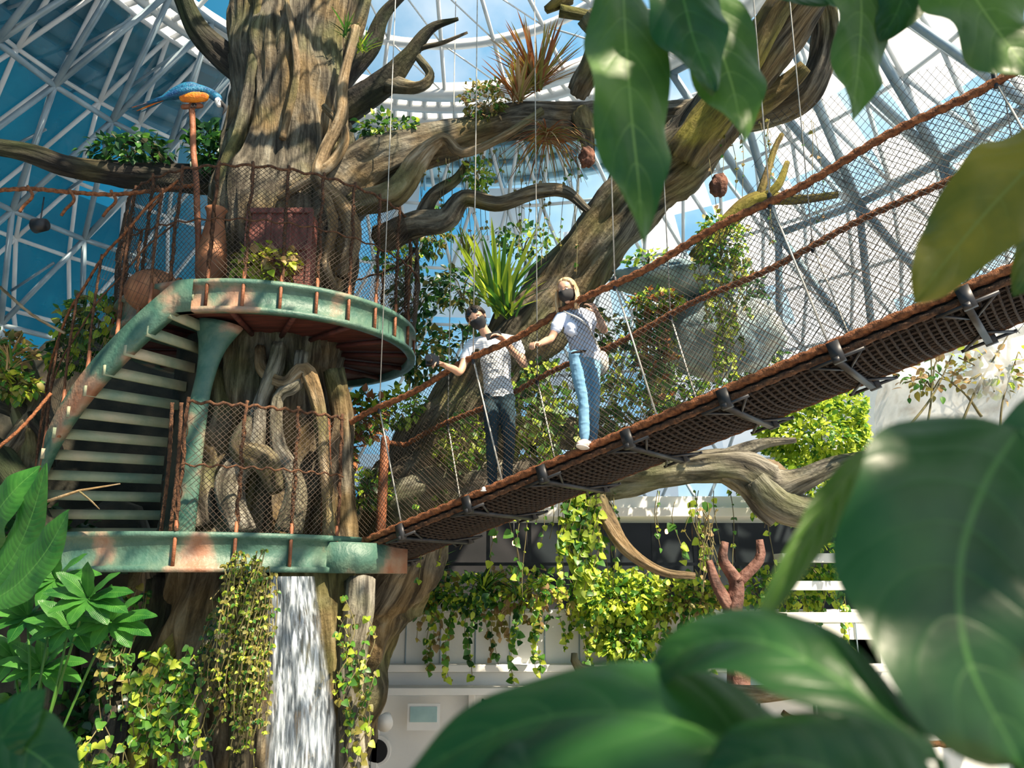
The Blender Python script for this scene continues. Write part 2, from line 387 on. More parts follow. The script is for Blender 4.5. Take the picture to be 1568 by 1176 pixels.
for r,w in((4.5,.22),(5.0,.12),(5.45,.3)): ringbeam(ro,r,hz,w,.28,M_framew)
for i in range(110):
    a=2*math.pi*i/110; p=ringpt(4.6,a,hz+.1); q=ringpt(5.6,a,hz+.1); beam(ro,p,q,.06,M_framew,4)
for k,(r,dz) in enumerate(((3.7,.5),(2.7,.9),(1.7,1.2),(.8,1.3))): ringbeam(ro,r,hz+dz,.12,.14,M_framew,n=64)
for i in range(24):
    a=2*math.pi*i/24
    pr=[(4.6,0.1),(3.7,.55),(2.7,.95),(1.7,1.25),(.8,1.35)]
    for k in range(4):
        if k==3 and i%2: continue
        beam(ro,ringpt(pr[k][0],a,hz+pr[k][1]),ringpt(pr[k+1][0],a,hz+pr[k+1][1]),.04,M_framew,5)
        a2=a+2*math.pi/24
        if k<3: beam(ro,ringpt(pr[k][0],a,hz+pr[k][1]),ringpt(pr[k+1][0],a2,hz+pr[k+1][1]),.02,M_framew,4)
ro.build('roof_skylight')
ce=MB(); ringbeam(ce,5.75,hz+.05,2.6,.2,M_wall,62,215,n=80)
for r in (6.3,7.1,7.9): ringbeam(ce,r,hz-.06,.1,.1,M_frame,62,215,n=80)
for i in range(24):
    a=math.radians(62+153*i/23); beam(ce,ringpt(5.8,a,hz-.05),ringpt(8.3,a,hz-.05),.035,M_frame,4)
ce.build('ceiling')
def zy(py,D): return at(1106,py,D)[2]
def xp(px,py,D): return at(px,py,D)[0]
fa=MB()
def slab(mb,px0,px1,py0,py1,D,depth,mat):
    z1,z0=zy(py0,D),zy(py1,D); x0=xp(px0,(py0+py1)/2,D); x1=xp(px1,(py0+py1)/2,D)
    bx(mb,((x0+x1)/2,D+depth/2,(z0+z1)/2),(x1-x0,depth,z1-z0),mat)
slab(fa,760,1900,1322,1440,13,.25,M_wall)
slab(fa,740,1920,1436,1452,12.8,.5,M_white)
slab(fa,760,1900,1452,1486,13.1,.3,M_wall)
slab(fa,740,1920,1486,1502,12.75,.6,M_white)
slab(fa,760,1900,1502,1850,13.4,.2,M_wall)
for px in (800,1010,1200,1400,1600,1800): slab(fa,px,px+14,1452,1860,13.2,.3,M_white)
slab(fa,1270,1420,1560,1800,13.25,.2,M_dark); slab(fa,1470,1700,1560,1800,13.25,.2,M_dark)
slab(fa,1020,1190,1600,1800,13.3,.15,M_dark)
slab(fa,940,1640,1072,1112,12.4,.9,M_white)
slab(fa,900,1960,1096,1116,12.2,1.4,M_wall)
slab(fa,1850,2400,1380,1850,13.0,.3,M_wall)
for px in range(1040,1880,120):
    slab(fa,px,px+5,1510,1600,12.9,.04,M_steel)
for py in (1512,1530,1550,1570): slab(fa,1040,1260,py,py+4,12.92,.03,M_steel)
slab(fa,790,1900,1318,1326,12.9,.45,M_white)
for px in range(800,1900,75): slab(fa,px,px+3,1330,1436,12.97,.02,M_frame)
slab(fa,590,780,1500,1514,12.7,.5,M_white); slab(fa,600,700,1514,1850,13.3,.2,M_wall)
p_=at(815,1620,13.3); tube(fa,[p_,p_+A3(0,-.08,0)],.22,28,M_white); tube(fa,[p_+A3(0,-.08,0),p_+A3(0,-.1,0)],.17,28,M_dark)
fa.build('wall_back',smooth=False,bevel=.01)
di=MB(); slab(di,700,2000,1100,1330,15.2,.2,M_dark)
for px in range(960,1640,90): slab(di,px,px+8,1112,1330,13.6,.08,M_steel)
slab(di,900,1900,1215,1222,13.4,.05,M_steel)
di.build('wall_interior',smooth=False)
M_lamp,nt,out=new_mat('lamp_glow'); e=nt.nodes.new('ShaderNodeEmission'); e.inputs[0].default_value=(1,.55,.2,1); e.inputs[1].default_value=6; nt.links.new(e.outputs[0],out.inputs[0])
la=MB()
for px,py in((975,1138),(1005,1150),(1068,1160),(1440,1150),(1500,1190),(1110,1175)):
    p=at(px,py,14.4); tube(la,[p,p+A3(0,0,.03)],.03,10,M_lamp,round_=True); beam(la,p,p+A3(0,0,.4),.008,M_steel)
la.build('pendant_lamp')
rw=MB(); 
slab(rw,1790,2400,820,1100,12.6,.3,M_wall); slab(rw,1690,1900,1195,1215,12.0,.4,M_white); slab(rw,1700,1900,1255,1275,11.8,.4,M_white); slab(rw,1700,1890,1325,1345,11.6,.4,M_white)
rw.build('wall_right',smooth=False,bevel=.01)
sg=MB(); M_sign=pmat('sign_face',[(.25,.42,.45),(.4,.6,.6)],scale=3,rough=.3)
slab(sg,880,950,1520,1578,12.95,.06,M_white); slab(sg,886,944,1527,1560,12.93,.03,M_sign); sg.build('information_sign',smooth=False)
sp=MB(); 
for px in(795,830): 
    p=at(px,1562,12.6); tube(sp,[p,p+A3(.0,.25,.05)],[.13,.07],14,M_white); 
sp.build('spotlight')
# ------------------------------------------------------------ tree
tree=MB()
TC=[(-3.05,9.5,13.2,.78),(-2.95,9.4,11.2,.76),(-2.9,9.4,9.8,.78),(-2.87,9.4,9.1,.84),(-2.85,9.4,8.3,.92),(-2.85,9.4,7.4,.88),(-2.85,9.4,6.5,.85),(-2.85,9.4,5.5,.9),(-2.9,9.4,4.6,1.0),(-3.0,9.4,3.8,1.2),(-3.1,9.4,2.5,1.35),(-3.2,9.4,1.0,1.5),(-3.2,9.4,-.1,1.8)]
Q=catmull(np.array(TC),.045)
tube(tree,Q[:,:3],Q[:,3],150,M_bark,mod=bark_mod(1.3,.075,.12,fine=.08,rad=1.6,lump=.12))
B_=lambda pts,mat=M_bark,**k: branch(tree,pts,mat,**k)
B_([(650,540,9.2,150),(720,440,9.0,150),(800,365,8.9,120),(900,318,8.9,95),(1040,278,9.0,80),(1180,262,9.2,80),(1300,250,9.4,75),(1430,262,9.5,70),(1560,250,9.3,75),(1690,232,9,75),(1760,170,8.7,60),(1785,70,8.4,50),(1760,-60,8.0,45)],M_bark,step=.05,seg=44)
B_([(760,440,8.8,60),(850,420,8.7,60),(900,350,8.65,44),(960,300,8.6,26),(1000,330,8.6,22),(1080,300,8.6,18),(1170,240,8.7,16)],M_vine)
B_([(820,520,9.2,60),(900,490,9,56),(960,480,8.9,50),(1000,430,8.8,40),(1080,440,8.8,34),(1160,415,8.8,30),(1220,415,8.8,24),(1270,455,8.8,16)],M_bark)
B_([(905,500,9,36),(930,430,9,30),(985,390,9,22),(1010,350,9,14)],M_bark)
B_([(620,1900,11.6,260),(680,1560,11.4,250),(760,1330,11.1,240),(830,1200,10.7,230),(900,1060,10.4,210),(1010,900,10.2,170),(1130,740,10,150),(1240,590,9.8,135),(1340,460,9.5,135),(1470,340,9.1,140),(1580,220,8.7,130),(1650,100,8.3,110),(1720,20,8,95),(1800,-80,7.7,80)],M_bark,step=.06,seg=48)
B_([(1470,350,8.8,80),(1540,250,8.5,80),(1620,120,8.1,70),(1680,20,7.8,60),(1740,-60,7.6,50)],M_barkm)
B_([(1620,230,8.7,60),(1690,190,8.5,46),(1740,140,8.3,30)],M_barkm)
B_([(860,1090,9.9,120),(980,1040,9.7,90),(1150,1030,9.6,90),(1330,1030,9.5,85),(1480,1010,9.4,75),(1600,1015,9.3,80),(1680,1045,9.2,85),(1740,1030,9.1,50),(1820,1000,9,38),(1900,985,8.9,34)],M_barkg,seg=40)
B_([(1640,1030,9.2,70),(1700,1085,9.15,80),(1790,1105,9.1,60),(1840,1080,9.1,24)],M_barkg)
B_([(1540,1010,9.4,50),(1640,960,9.3,26),(1720,950,9.3,12)],M_barkg)
B_([(1280,1050,9.5,40),(1310,1120,9.3,36),(1360,1190,9.2,28),(1430,1235,9.1,20),(1500,1245,9.1,14)],M_vine)
B_([(1500,1000,9.4,30),(1620,1050,9.3,60),(1690,1110,9.2,60)],M_barkg)
B_([(1000,1010,9.7,40),(1070,960,9.8,60),(1200,930,10,70),(1320,960,9.9,60),(1500,980,9.7,50)],M_barkg)
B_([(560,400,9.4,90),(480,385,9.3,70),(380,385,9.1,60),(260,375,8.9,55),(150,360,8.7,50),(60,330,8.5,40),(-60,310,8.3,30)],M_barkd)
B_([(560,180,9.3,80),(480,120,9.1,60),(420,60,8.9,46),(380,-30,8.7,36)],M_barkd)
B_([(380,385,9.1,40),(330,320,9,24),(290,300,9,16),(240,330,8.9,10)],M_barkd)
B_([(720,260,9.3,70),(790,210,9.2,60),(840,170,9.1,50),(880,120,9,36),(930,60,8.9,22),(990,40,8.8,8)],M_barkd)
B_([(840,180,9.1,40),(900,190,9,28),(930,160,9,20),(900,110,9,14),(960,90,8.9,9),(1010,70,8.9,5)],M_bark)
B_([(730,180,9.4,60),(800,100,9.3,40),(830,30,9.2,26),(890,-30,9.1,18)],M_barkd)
B_([(740,110,9.4,50),(780,20,9.4,40),(800,-60,9.3,30)],M_bark)
B_([(1250,250,9.2,60),(1270,300,9.1,30),(1280,350,9.1,16)],M_bark)
B_([(1270,30,7.9,60),(1300,90,8,66),(1250,200,8.6,50)],M_bark)
for pts in ([(1500,560,8.4,34),(1570,480,8.3,40),(1640,430,8.2,36),(1720,430,8.1,20),(1810,420,8,14)],[(1640,440,8.2,26),(1680,400,8.1,20),(1700,350,8.1,12)],[(1640,430,8.2,20),(1670,330,8.2,14),(1690,290,8.2,10)],
            [(1180,20,9,16),(1230,-10,9,34)],[(1210,20,9,26),(1300,40,9,20)]):
    B_(pts,M_barkm)
for pts in ([(770,60,8.7,22),(740,180,8.55,22),(735,260,8.5,28),(700,330,8.45,28),(690,390,8.4,36),(740,440,8.45,32),(760,500,8.5,40),(740,600,8.5,30)],
            [(700,230,8.6,14),(745,290,8.5,20),(720,350,8.4,24),(650,400,8.4,20),(600,430,8.4,12)],
            [(560,-10,8.75,20),(545,150,8.7,24),(520,280,8.65,28),(490,380,8.6,40),(470,480,8.6,40)],
            [(690,380,8.4,26),(720,480,8.4,24),(700,560,8.45,20),(730,640,8.5,20)],
            [(620,0,8.65,12),(640,150,8.6,14),(610,300,8.55,16)]):
    B_(pts,M_vine if pts[0][0]!=560 else M_bark,seg=14,amp=.12,step=.05)
mid=[[(600,745,8.5,34),(590,800,8.4,40),(560,880,8.4,34),(550,960,8.4,44),(500,1040,8.4,56),(520,1150,8.3,60)],
     [(560,750,8.6,20),(570,800,8.45,28),(620,830,8.35,34),(660,800,8.35,38),(690,880,8.4,30),(700,980,8.4,26),(710,1080,8.4,30),(715,1180,8.4,40)],
     [(650,760,8.5,26),(640,830,8.35,30),(600,860,8.35,26),(600,960,8.35,34),(640,1050,8.3,44),(620,1150,8.3,56)],
     [(480,800,8.7,50),(470,900,8.6,60),(440,1000,8.6,70),(450,1140,8.5,80)],
     [(720,800,8.7,40),(740,900,8.7,50),(735,1000,8.7,60),(740,1120,8.6,70),(740,1180,8.6,80)],
     [(540,900,8.4,20),(520,970,8.35,50),(580,1000,8.3,70),(600,1060,8.3,40)]]
for k,p in enumerate(mid): B_(p,[M_barkg,M_vine,M_barkg,M_bark,M_bark,M_bark][k],seg=22,amp=.18)
for k,pts in enumerate(([(350,1255,8.5,60),(330,1350,8.3,60),(270,1480,8.1,60),(250,1660,7.9,80),(240,1900,7.8,100)],
            [(500,1260,8.3,60),(480,1350,8.2,80),(460,1450,8.1,70),(420,1560,8,60),(430,1700,7.9,90)],
            [(420,1250,8.4,50),(400,1350,8.3,50),(330,1450,8.1,50),(300,1560,8,50),(290,1750,7.9,60)],
            [(775,1250,8.4,60),(775,1330,8.3,60),(755,1450,8.2,60),(760,1560,8.1,60),(755,1800,8,80)],
            [(550,1250,8.15,50),(545,1350,8.1,50),(530,1500,8.0,50),(520,1700,7.9,60)],
            [(690,1240,8.6,160),(690,1400,8.5,150),(690,1560,8.4,150),(690,1850,8.3,160)])):
    B_(pts,[M_barkd,M_barkg,M_barkm,M_barkg,M_barkd,M_bark][k],seg=22,amp=.2)
tree.build('rainforest_tree')
# ------------------------------------------------------------ platforms
def disc_ring(mb,c,Rr,ztop,h,t0,t1,n=90):
    V=[];Fa=[]
    prof=[(0,0),(.05,0),(.05,-.05),(.0,-.06),(.0,-h+.06),(.05,-h+.05),(.05,-h),(-.04,-h),(-.04,0)]
    m=len(prof)
    for i in range(n+1):
        a=math.radians(t0+(t1-t0)*i/n)
        for dr_,dz in prof: V.append((c[0]+(Rr+dr_)*math.cos(a),c[1]+(Rr+dr_)*math.sin(a),ztop+dz))
    for i in range(n):
        for k in range(m): a=i*m; Fa.append((a+k,a+(k+1)%m,a+m+(k+1)%m,a+m+k))
    mb.add(V,Fa,M_green)
def deckdisc(mb,c,Rr,z0,z1,rin,t0,t1,mt,mu,n=72):
    V=[]
    for i in range(n+1):
        a=math.radians(t0+(t1-t0)*i/n)
        for r,z in((rin,z0),(Rr,z0),(Rr,z1),(rin,z1)): V.append((c[0]+r*math.cos(a),c[1]+r*math.sin(a),z))
    mb.add(V,[(i*4,i*4+1,i*4+5,i*4+4) for i in range(n)],mu)
    mb.add(V,[(i*4+2,i*4+3,i*4+7,i*4+6) for i in range(n)],mt)
UC=(-2.9,9.35); UR=1.68; UZ=at(575,603,7.65)[2]
LC=(-3.4,9.45); LR=2.0; LZ=at(500,1148,7.45)[2]
up=MB(); disc_ring(up,UC,UR,UZ,.34,-120,254); deckdisc(up,UC,UR-.03,UZ-.26,UZ-.03,.75,-120,250,M_deck,M_under)
for i in range(16):
    a=math.radians(-110+22.5*i)
    p=A3(UC[0]+.8*math.cos(a),UC[1]+.8*math.sin(a),UZ-.3); q=A3(UC[0]+(UR-.05)*math.cos(a),UC[1]+(UR-.05)*math.sin(a),UZ-.3); beam(up,p,q,.03,M_under)
up.build('upper_platform')
lo=MB(); disc_ring(lo,LC,LR,LZ,.36,0,360); deckdisc(lo,LC,LR-.03,LZ-.3,LZ-.03,.9,0,360,M_tread,M_under)
bx(lo,(at(755,1200,8.55)+A3(0,.1,-.03)),(.75,.9,.3),M_green,ang=-.65)
lo.build('lower_platform')
def crail(mb,c,Rr,z,t0,t1,h,mat=M_ropeb,npost=10,wig=.015,netr=.003,cell=.055):
    def S(u,v):
        a=math.radians(t0+(t1-t0)*u); r=Rr+.05*math.sin(v*3.1)
        return A3(c[0]+r*math.cos(a),c[1]+r*math.sin(a),z+h*v)
    L=abs(math.radians(t1-t0))*Rr
    net(mb,S,L,h,cell,netr,M_net)
    for v in (1.0,.5):
        pts=[S(i/40,v)+A3(0,0,wig*math.sin(i*1.7)) for i in range(41)]
        rope(mb,pts,.014 if v==1 else .009,mat)
    for i in range(npost+1):
        p=S(i/npost,0); tube(mb,[p+A3(0,0,-.33),p+A3(0,0,.1)],.018,8,M_post)
        Pp=[p+A3(R.uniform(-.012,.012),R.uniform(-.012,.012),h*1.04*k/10) for k in range(11)]
        rope(mb,Pp,.016,mat)
        Pp=[p+A3(.022*math.sin(k*1.3),.022*math.cos(k*1.3),h*1.0*k/20) for k in range(21)]
        tube(mb,catmull(Pp,.03),.005,5,mat)
rl=MB(); crail(rl,UC,UR+.03,UZ,-95,-10,1.25,npost=7); 
crail(rl,UC,UR+.03,UZ,-180,-95,1.25,npost=6); crail(rl,UC,UR+.03,UZ,-10,130,1.25,npost=7)
rl.build('upper_railing')
rl=MB(); crail(rl,LC,LR+.03,LZ,-80,-36,1.2,npost=3,cell=.055); rl.build('lower_railing')
# ------------------------------------------------------------ spiral staircase
stc=MB(); nst=13
def spt(a,r,z): return A3(UC[0]+r*math.cos(a),UC[1]+r*math.sin(a),z)
def souter(t): return 2.55-(2.55-UR)*t**.9
for i in range(nst):
    t=i/(nst-1); a=math.radians(177+(254-177)*t); da=math.radians(5.2); z=LZ+.14+(UZ-LZ-.24)*t
    ri=1.05; rO=souter(t)
    V=[spt(a-da,ri,z),spt(a-da,rO,z),spt(a+da,rO,z),spt(a+da,ri,z)]
    V=V+[v-A3(0,0,.045) for v in V]
    stc.add(V,[(0,1,2,3),(7,6,5,4)],M_tread); stc.add(V,[(0,4,5,1),(1,5,6,2),(2,6,7,3),(3,7,4,0)],M_treadedge)
    e0,e1=spt(a+da,ri,z),spt(a+da,rO,z); n_=nrm(np.cross(e1-e0,A3(0,0,1)))*.02
    V=[e0-n_,e1-n_,e1+n_,e0+n_]; V=V+[v-A3(0,0,.105) for v in V]
    stc.add(V,[(0,1,2,3),(7,6,5,4),(0,4,5,1),(1,5,6,2),(2,6,7,3),(3,7,4,0)],M_treadedge)
V=[];Fa=[];n=60
for i in range(n+1):
    t=i/n*1.08; a=math.radians(172+(254-172)*t); z=LZ+(UZ-LZ)*min(1,t); r=souter(min(1,t))
    for dr_,dz in((-.03,.05),(.06,.05),(.06,-.29),(-.03,-.29)): V.append(spt(a,r+dr_,z+dz-.05))
for i in range(n):
    for k in range(4): b=i*4; Fa.append((b+k,b+(k+1)%4,b+4+(k+1)%4,b+4+k))
stc.add(V,Fa,M_green)
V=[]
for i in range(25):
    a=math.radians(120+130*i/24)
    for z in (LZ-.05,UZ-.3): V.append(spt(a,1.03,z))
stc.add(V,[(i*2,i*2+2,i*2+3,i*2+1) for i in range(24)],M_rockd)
c0=at(405,1130,8.15); ztop=UZ-.3
cq=catmull([(c0[0]-.02,c0[1],LZ-.05,.1),(c0[0]+.0,c0[1],LZ+1.2,.1),(c0[0]+.04,c0[1]+.02,ztop-.55,.1),(c0[0]+.08,c0[1]+.03,ztop-.25,.15),(c0[0]+.12,c0[1]+.05,ztop,.26)],.05)
tube(stc,cq[:,:3],cq[:,3],20,M_green,flat=.6,ref=(0,1,0))
P=[];
for i in range(31):
    t=i/30; a=math.radians(176+(250-176)*t); P.append(spt(a,souter(t)+.04,LZ+(UZ-LZ)*t+1.15+.02*math.sin(i)))
rope(stc,P,.014,M_rope); rope(stc,[p-A3(0,0,.5) for p in P],.009,M_ropeb)
for i in range(0,31,4):
    p=P[i]; rope(stc,[p+A3(0,0,.05),p-A3(.01,.01,.6),p-A3(0,0,1.35)],.013,M_ropeb)
    tube(stc,[p-A3(0,0,1.5),p-A3(0,0,1.0)],.02,8,M_post)
def S(u,v):
    a=math.radians(176+74*u); return spt(a,souter(u)+.04,LZ+(UZ-LZ)*u+1.15*v)
net(stc,S,3.6,1.15,.12,.0018,M_net)
for (px,y0,y1,D) in((392,870,1150,7.75),(372,870,1150,7.9)):
    a,b=at(px,y0,D),at(px-25,y1,D); rope(stc,[a,(a+b)/2+A3(.02,0,0),b],.018,M_ropeb)
stc.build('spiral_staircase')
# ------------------------------------------------------------ bridge
Aa=at(742,1188,8.75); Bb=at(2212,566,4.95)
dv=Bb-Aa; perp=nrm(A3(-dv[1],dv[0],0)); 
if perp[1]<0: perp=-perp
BW=1.0; T1=1.35
BL=np.linalg.norm(dv)*T1
def dk(t,w,h=0.0):
    p=Aa+dv*t; sag=-.02*math.sin(math.pi*min(1,t/T1)); return p+perp*w*BW+A3(0,0,h+sag)
RH=1.33
def rl_(t,w): 
    return dk(t,w,RH)+perp*(-.05 if w<.5 else .05)
br=MB()
ts=np.linspace(-.02,T1,70)
V=[];Fa=[]
for t in ts:
    for w,dz in((.02,0),(.5,-.05),(.98,0),(.98,-.05),(.5,-.10),(.02,-.05)): V.append(dk(t,w,dz))
for i in range(len(ts)-1):
    for k in range(6): a=i*6; Fa.append((a+k,a+(k+1)%6,a+6+(k+1)%6,a+6+k))
br.add(V,Fa,M_deck)
for w,r in((0,.034),(1,.028)):
    rope(br,[dk(t,w,.01) for t in ts],r,M_rope,twist=45); rope(br,[dk(t,w,-.07) for t in ts],r*.7,M_ropeb,twist=45)
for w in np.linspace(.08,.92,11): rope(br,[dk(t,w,-.07-.05*math.sin(math.pi*w)) for t in ts],.012,M_roped,seg=6,step=.05,twist=40)
for t in np.linspace(0.01,T1,150): tube(br,[dk(t,w,-.075-.05*math.sin(math.pi*w)) for w in (0,.25,.5,.75,1)],.011,5,M_roped)
tl=np.linspace(-.03,T1,60)
rope(br,[rl_(t,0)+A3(0,0,.02*math.sin(t*30)) for t in tl],.031,M_rope,twist=55)
rope(br,[rl_(t,1)+A3(0,0,.02*math.sin(t*25)) for t in tl],.029,M_rope,twist=55)
for w in(0,1):
    net(br,lambda u,v,w=w: dk(u*T1,w,RH*v)+perp*(1 if w else -1)*.05*v, BL,RH,.052,.0028,M_net,nv=6)
for k,t in enumerate(np.linspace(.0,T1,11)):
    a=dk(t,-.06,-.13); b=dk(t,1.06,-.13); ax=nrm(b-a); al=nrm(dv); uu=np.cross(ax,al)
    bx(br,(a+b)/2,(np.linalg.norm(b-a),.05,.04),M_steel,axes=[ax,al,uu])
    for s in(0,1):
        e=dk(t,s*1.06-.03,-.12); i2=dk(t,.3 if s==0 else .7,-.13)
        beam(br,e+al*.18,i2,.012,M_steel); beam(br,e-al*.18,i2,.012,M_steel); beam(br,e+al*.2,e-al*.2,.014,M_steel)
        bx(br,e+A3(0,0,.05),(.05,.09,.16),M_steel,axes=[ax,al,uu])
for t in (.13,.33,.58,.8,1.05):
    for w in(0,1):
        p=dk(t,w,.05); q=rl_(t-.05,w); beam(br,p,q,.009,M_ropel)
        tube(br,[q-A3(0,0,.05),q+A3(0,0,.05)],.02,8,M_steel,round_=True)
        beam(br,q,A3(q[0],q[1],H+9.0),.006,M_ropel)
for p0,p1 in((at(706,1150,8.55),at(704,912,8.55)),(at(822,1140,9.1),at(832,950,9.1))):
    tube(br,[p0-A3(0,0,.1),(p0+p1)/2,p1],[.06,.055,.05],12,M_post,round_=True)
rope(br,[rl_(-.03,0),at(706,918,8.55)],.027,M_rope); rope(br,[rl_(-.03,1),at(832,955,9.1)],.026,M_rope)
br.build('rope_suspension_bridge')
# ------------------------------------------------------------ props on upper platform
M_crate=pmat('crate_red',[(.09,.025,.02),(.26,.09,.07)],scale=4,rough=.6,bump=.4,bscale=12,stretch=(4,4,1))
cr=MB(); c=at(612,505,8.08); c[2]=UZ+.45
bx(cr,c,(.66,.3,.86),M_crate)
for dx in(-.33,-.11,.11,.33): bx(cr,c+A3(dx,-.16,0),(.05,.03,.88),M_crate)
for dz in(-.42,0,.42): bx(cr,c+A3(0,-.17,dz),(.7,.03,.06),M_crate)
cr.build('wooden_crate',smooth=False,bevel=.008)
pt=MB(); M_terra=pmat('terracotta',[(.2,.07,.03),(.42,.19,.09)],scale=4,rough=.7,bump=.3)
c=at(465,480,8.05); c[2]=UZ
pq=catmull([(0,0,0,.1),(0,0,.25,.16),(0,0,.6,.13),(0,0,.85,.09),(0,0,.95,.12)],.04)
tube(pt,pq[:,:3]+c,pq[:,3],20,M_terra)
pt.build('clay_urn')
ps=MB(); c=at(330,630,8.0)
pr=catmull([(0,0,0,.12),(.1,0,0,.2),(.25,0,0,.24),(.4,0,0,.2),(.5,0,0,.13),(.54,0,0,.15)],.03)
tube(ps,pr[:,:3]+c+A3(-.25,0,.0),pr[:,3],22,M_terra); ps.build('clay_pot')
# ------------------------------------------------------------ waterfall
M_wat,nt,out=new_mat('falling_water'); N=nt.nodes; L=nt.links
tc=N.new('ShaderNodeTexCoord'); mp=N.new('ShaderNodeMapping'); mp.inputs['Scale'].default_value=(14,14,1.1); L.new(tc.outputs['Object'],mp.inputs[0])
nz=N.new('ShaderNodeTexNoise'); nz.inputs['Scale'].default_value=2.2; nz.inputs['Detail'].default_value=8; L.new(mp.outputs[0],nz.inputs[0])
r1=ramp(nt,[(.15,.2,.25),(.4,.46,.52),(.85,.9,.95)],[.35,.52,.68]); L.new(nz.outputs[0],r1.inputs[0])
r2=ramp(nt,[(.1,.1,.1),(.8,.8,.8)],[.42,.66]); L.new(nz.outputs[0],r2.inputs[0])
b=N.new('ShaderNodeBsdfPrincipled'); b.inputs['Roughness'].default_value=.25; L.new(r1.outputs[0],b.inputs['Base Color'])
t=N.new('ShaderNodeBsdfTransparent'); mx=N.new('ShaderNodeMixShader')
uvs=N.new('ShaderNodeSeparateXYZ'); L.new(tc.outputs['UV'],uvs.inputs[0])
er=ramp(nt,[(0,0,0),(1,1,1),(1,1,1),(0,0,0)],[0.0,.22,.78,1.0]); L.new(uvs.outputs[0],er.inputs[0])
em=N.new('ShaderNodeMath'); em.operation='MULTIPLY'; L.new(er.outputs[0],em.inputs[0]); L.new(r2.outputs[0],em.inputs[1])
L.new(em.outputs[0],mx.inputs[0]); L.new(t.outputs[0],mx.inputs[1]); L.new(b.outputs[0],mx.inputs[2]); L.new(mx.outputs[0],out.inputs[0])
wf=MB()
for lay in range(3):
    V=[];Fa=[]
    nu,nv=24,50; UVw=[]
    for j in range(nv+1):
        for i in range(nu+1):
            u=i/nu; v=j/nv
            px=575+u*(105+50*min(1,v*2)) - 6*v; py=1245+v*620
            D=7.72-.06*lay-.25*v+.05*math.sin(u*14+lay*2)+.05*abs(u-.5)
            p=at(px,py,D); p[1]+=.03*noise.noise(Vector((u*8,v*6,lay))); V.append(p); UVw.append((u,v))
    for j in range(nv):
        for i in range(nu): a=j*(nu+1)+i; Fa.append((a,a+1,a+nu+2,a+nu+1))
    wf.add(V,Fa,M_wat,UVw)
wf.build('waterfall')
# ------------------------------------------------------------ rocks
def rock(name,px,py,D,rx,rz,mat,seed=0,ry=None,amp=.25):
    c=at(px,py,D); m=mpp(c); mb=MB(); n1,n2=40,26; V=[];Fa=[]
    for j in range(n2+1):
        ph=math.pi*j/n2
        for i in range(n1):
            th=2*math.pi*i/n1; d=A3(math.sin(ph)*math.cos(th),math.sin(ph)*math.sin(th),math.cos(ph))
            k=1+amp*noise.fractal(Vector(d*1.5)+Vector((seed,seed,0)),1,2,5)+amp*.4*abs(noise.noise(Vector(d*3)+Vector((0,seed,seed))))
            V.append(c+d*k*A3(rx*m,(ry or min(rx,rz))*m,rz*m))
    for j in range(n2):
        for i in range(n1): Fa.append((j*n1+i,j*n1+(i+1)%n1,(j+1)*n1+(i+1)%n1,(j+1)*n1+i))
    mb.add(V,Fa,mat); return mb.build(name)
rock('boulder',1555,722,9.5,125,90,M_rock,3)
rock('rock_canopy',1470,605,9.3,150,28,M_rock,5,ry=90)
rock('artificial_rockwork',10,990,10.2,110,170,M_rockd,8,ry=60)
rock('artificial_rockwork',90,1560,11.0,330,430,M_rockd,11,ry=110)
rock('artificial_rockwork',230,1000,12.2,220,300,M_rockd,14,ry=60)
lr=MB()
for pts in ([(-40,760,9,40),(20,800,8.9,46),(40,880,8.8,40),(60,980,8.8,50),(40,1100,8.7,60)],[(-40,860,9,50),(30,880,8.8,40),(90,930,8.8,30),(110,1010,8.9,26)],[(60,780,9,26),(80,860,8.9,34),(30,950,8.7,40),(-30,1020,8.7,40)],[(-60,930,8.7,60),(20,1010,8.6,60),(80,1120,8.6,60),(120,1300,8.6,70),(140,1700,8.6,90)]):
    branch(lr,pts,[M_barkd,M_bark][R.randrange(2)],seg=18)
lr.build('strangler_roots')
rock('artificial_rockwork',1650,1040,10.6,60,40,M_rockb,12)
# ------------------------------------------------------------ vegetation
def veg(name,fn):
    mb=MB(); fn(mb); return mb.build(name)
veg('platform_shrub',lambda m:(pblob(m,580,570,7.85,65,36,300,.1,[2,3,2,5]),strap(m,at(560,590,7.85),24,.3,[2,3])))
veg('stair_shrub',lambda m:(pblob(m,215,690,8.6,85,50,420,.1,[1,2,3,1,0]),pblob(m,150,760,8.8,50,50,200,.1,[1,2,0])))
veg('epiphyte_fern',lambda m:(pblob(m,280,325,8.9,90,32,320,.11,[0,0,1]),))
veg('epiphyte_fern',lambda m:(pblob(m,450,315,9.0,45,50,220,.12,[0,0,1]),))
veg('epiphyte_fern',lambda m:(pblob(m,840,280,8.8,65,28,300,.08,[1,2,0]),strap(m,at(745,75,8.8),16,.3,[1,0])))
veg('epiphyte_fern',lambda m:(pblob(m,1045,215,8.8,50,40,420,.06,[3,5,1,3]),pblob(m,1035,380,8.9,30,40,200,.06,[2,1])))
def brom(m):
    strap(m,at(1160,190,8.9),110,.85,[4,4,5,3],spread=.8,width=.03,droop=.12)
    strap(m,at(1120,215,8.8),70,.6,[4,3,5],spread=1.1,width=.035,droop=.1)
    strap(m,at(1180,290,8.8),110,.6,[3,5,4],spread=1.2,width=.02,droop=.9,up=.3)
veg('bromeliad',brom)
veg('bromeliad',lambda m:(strap(m,at(780,110,9.0),26,.3,[1,2],width=.05),))
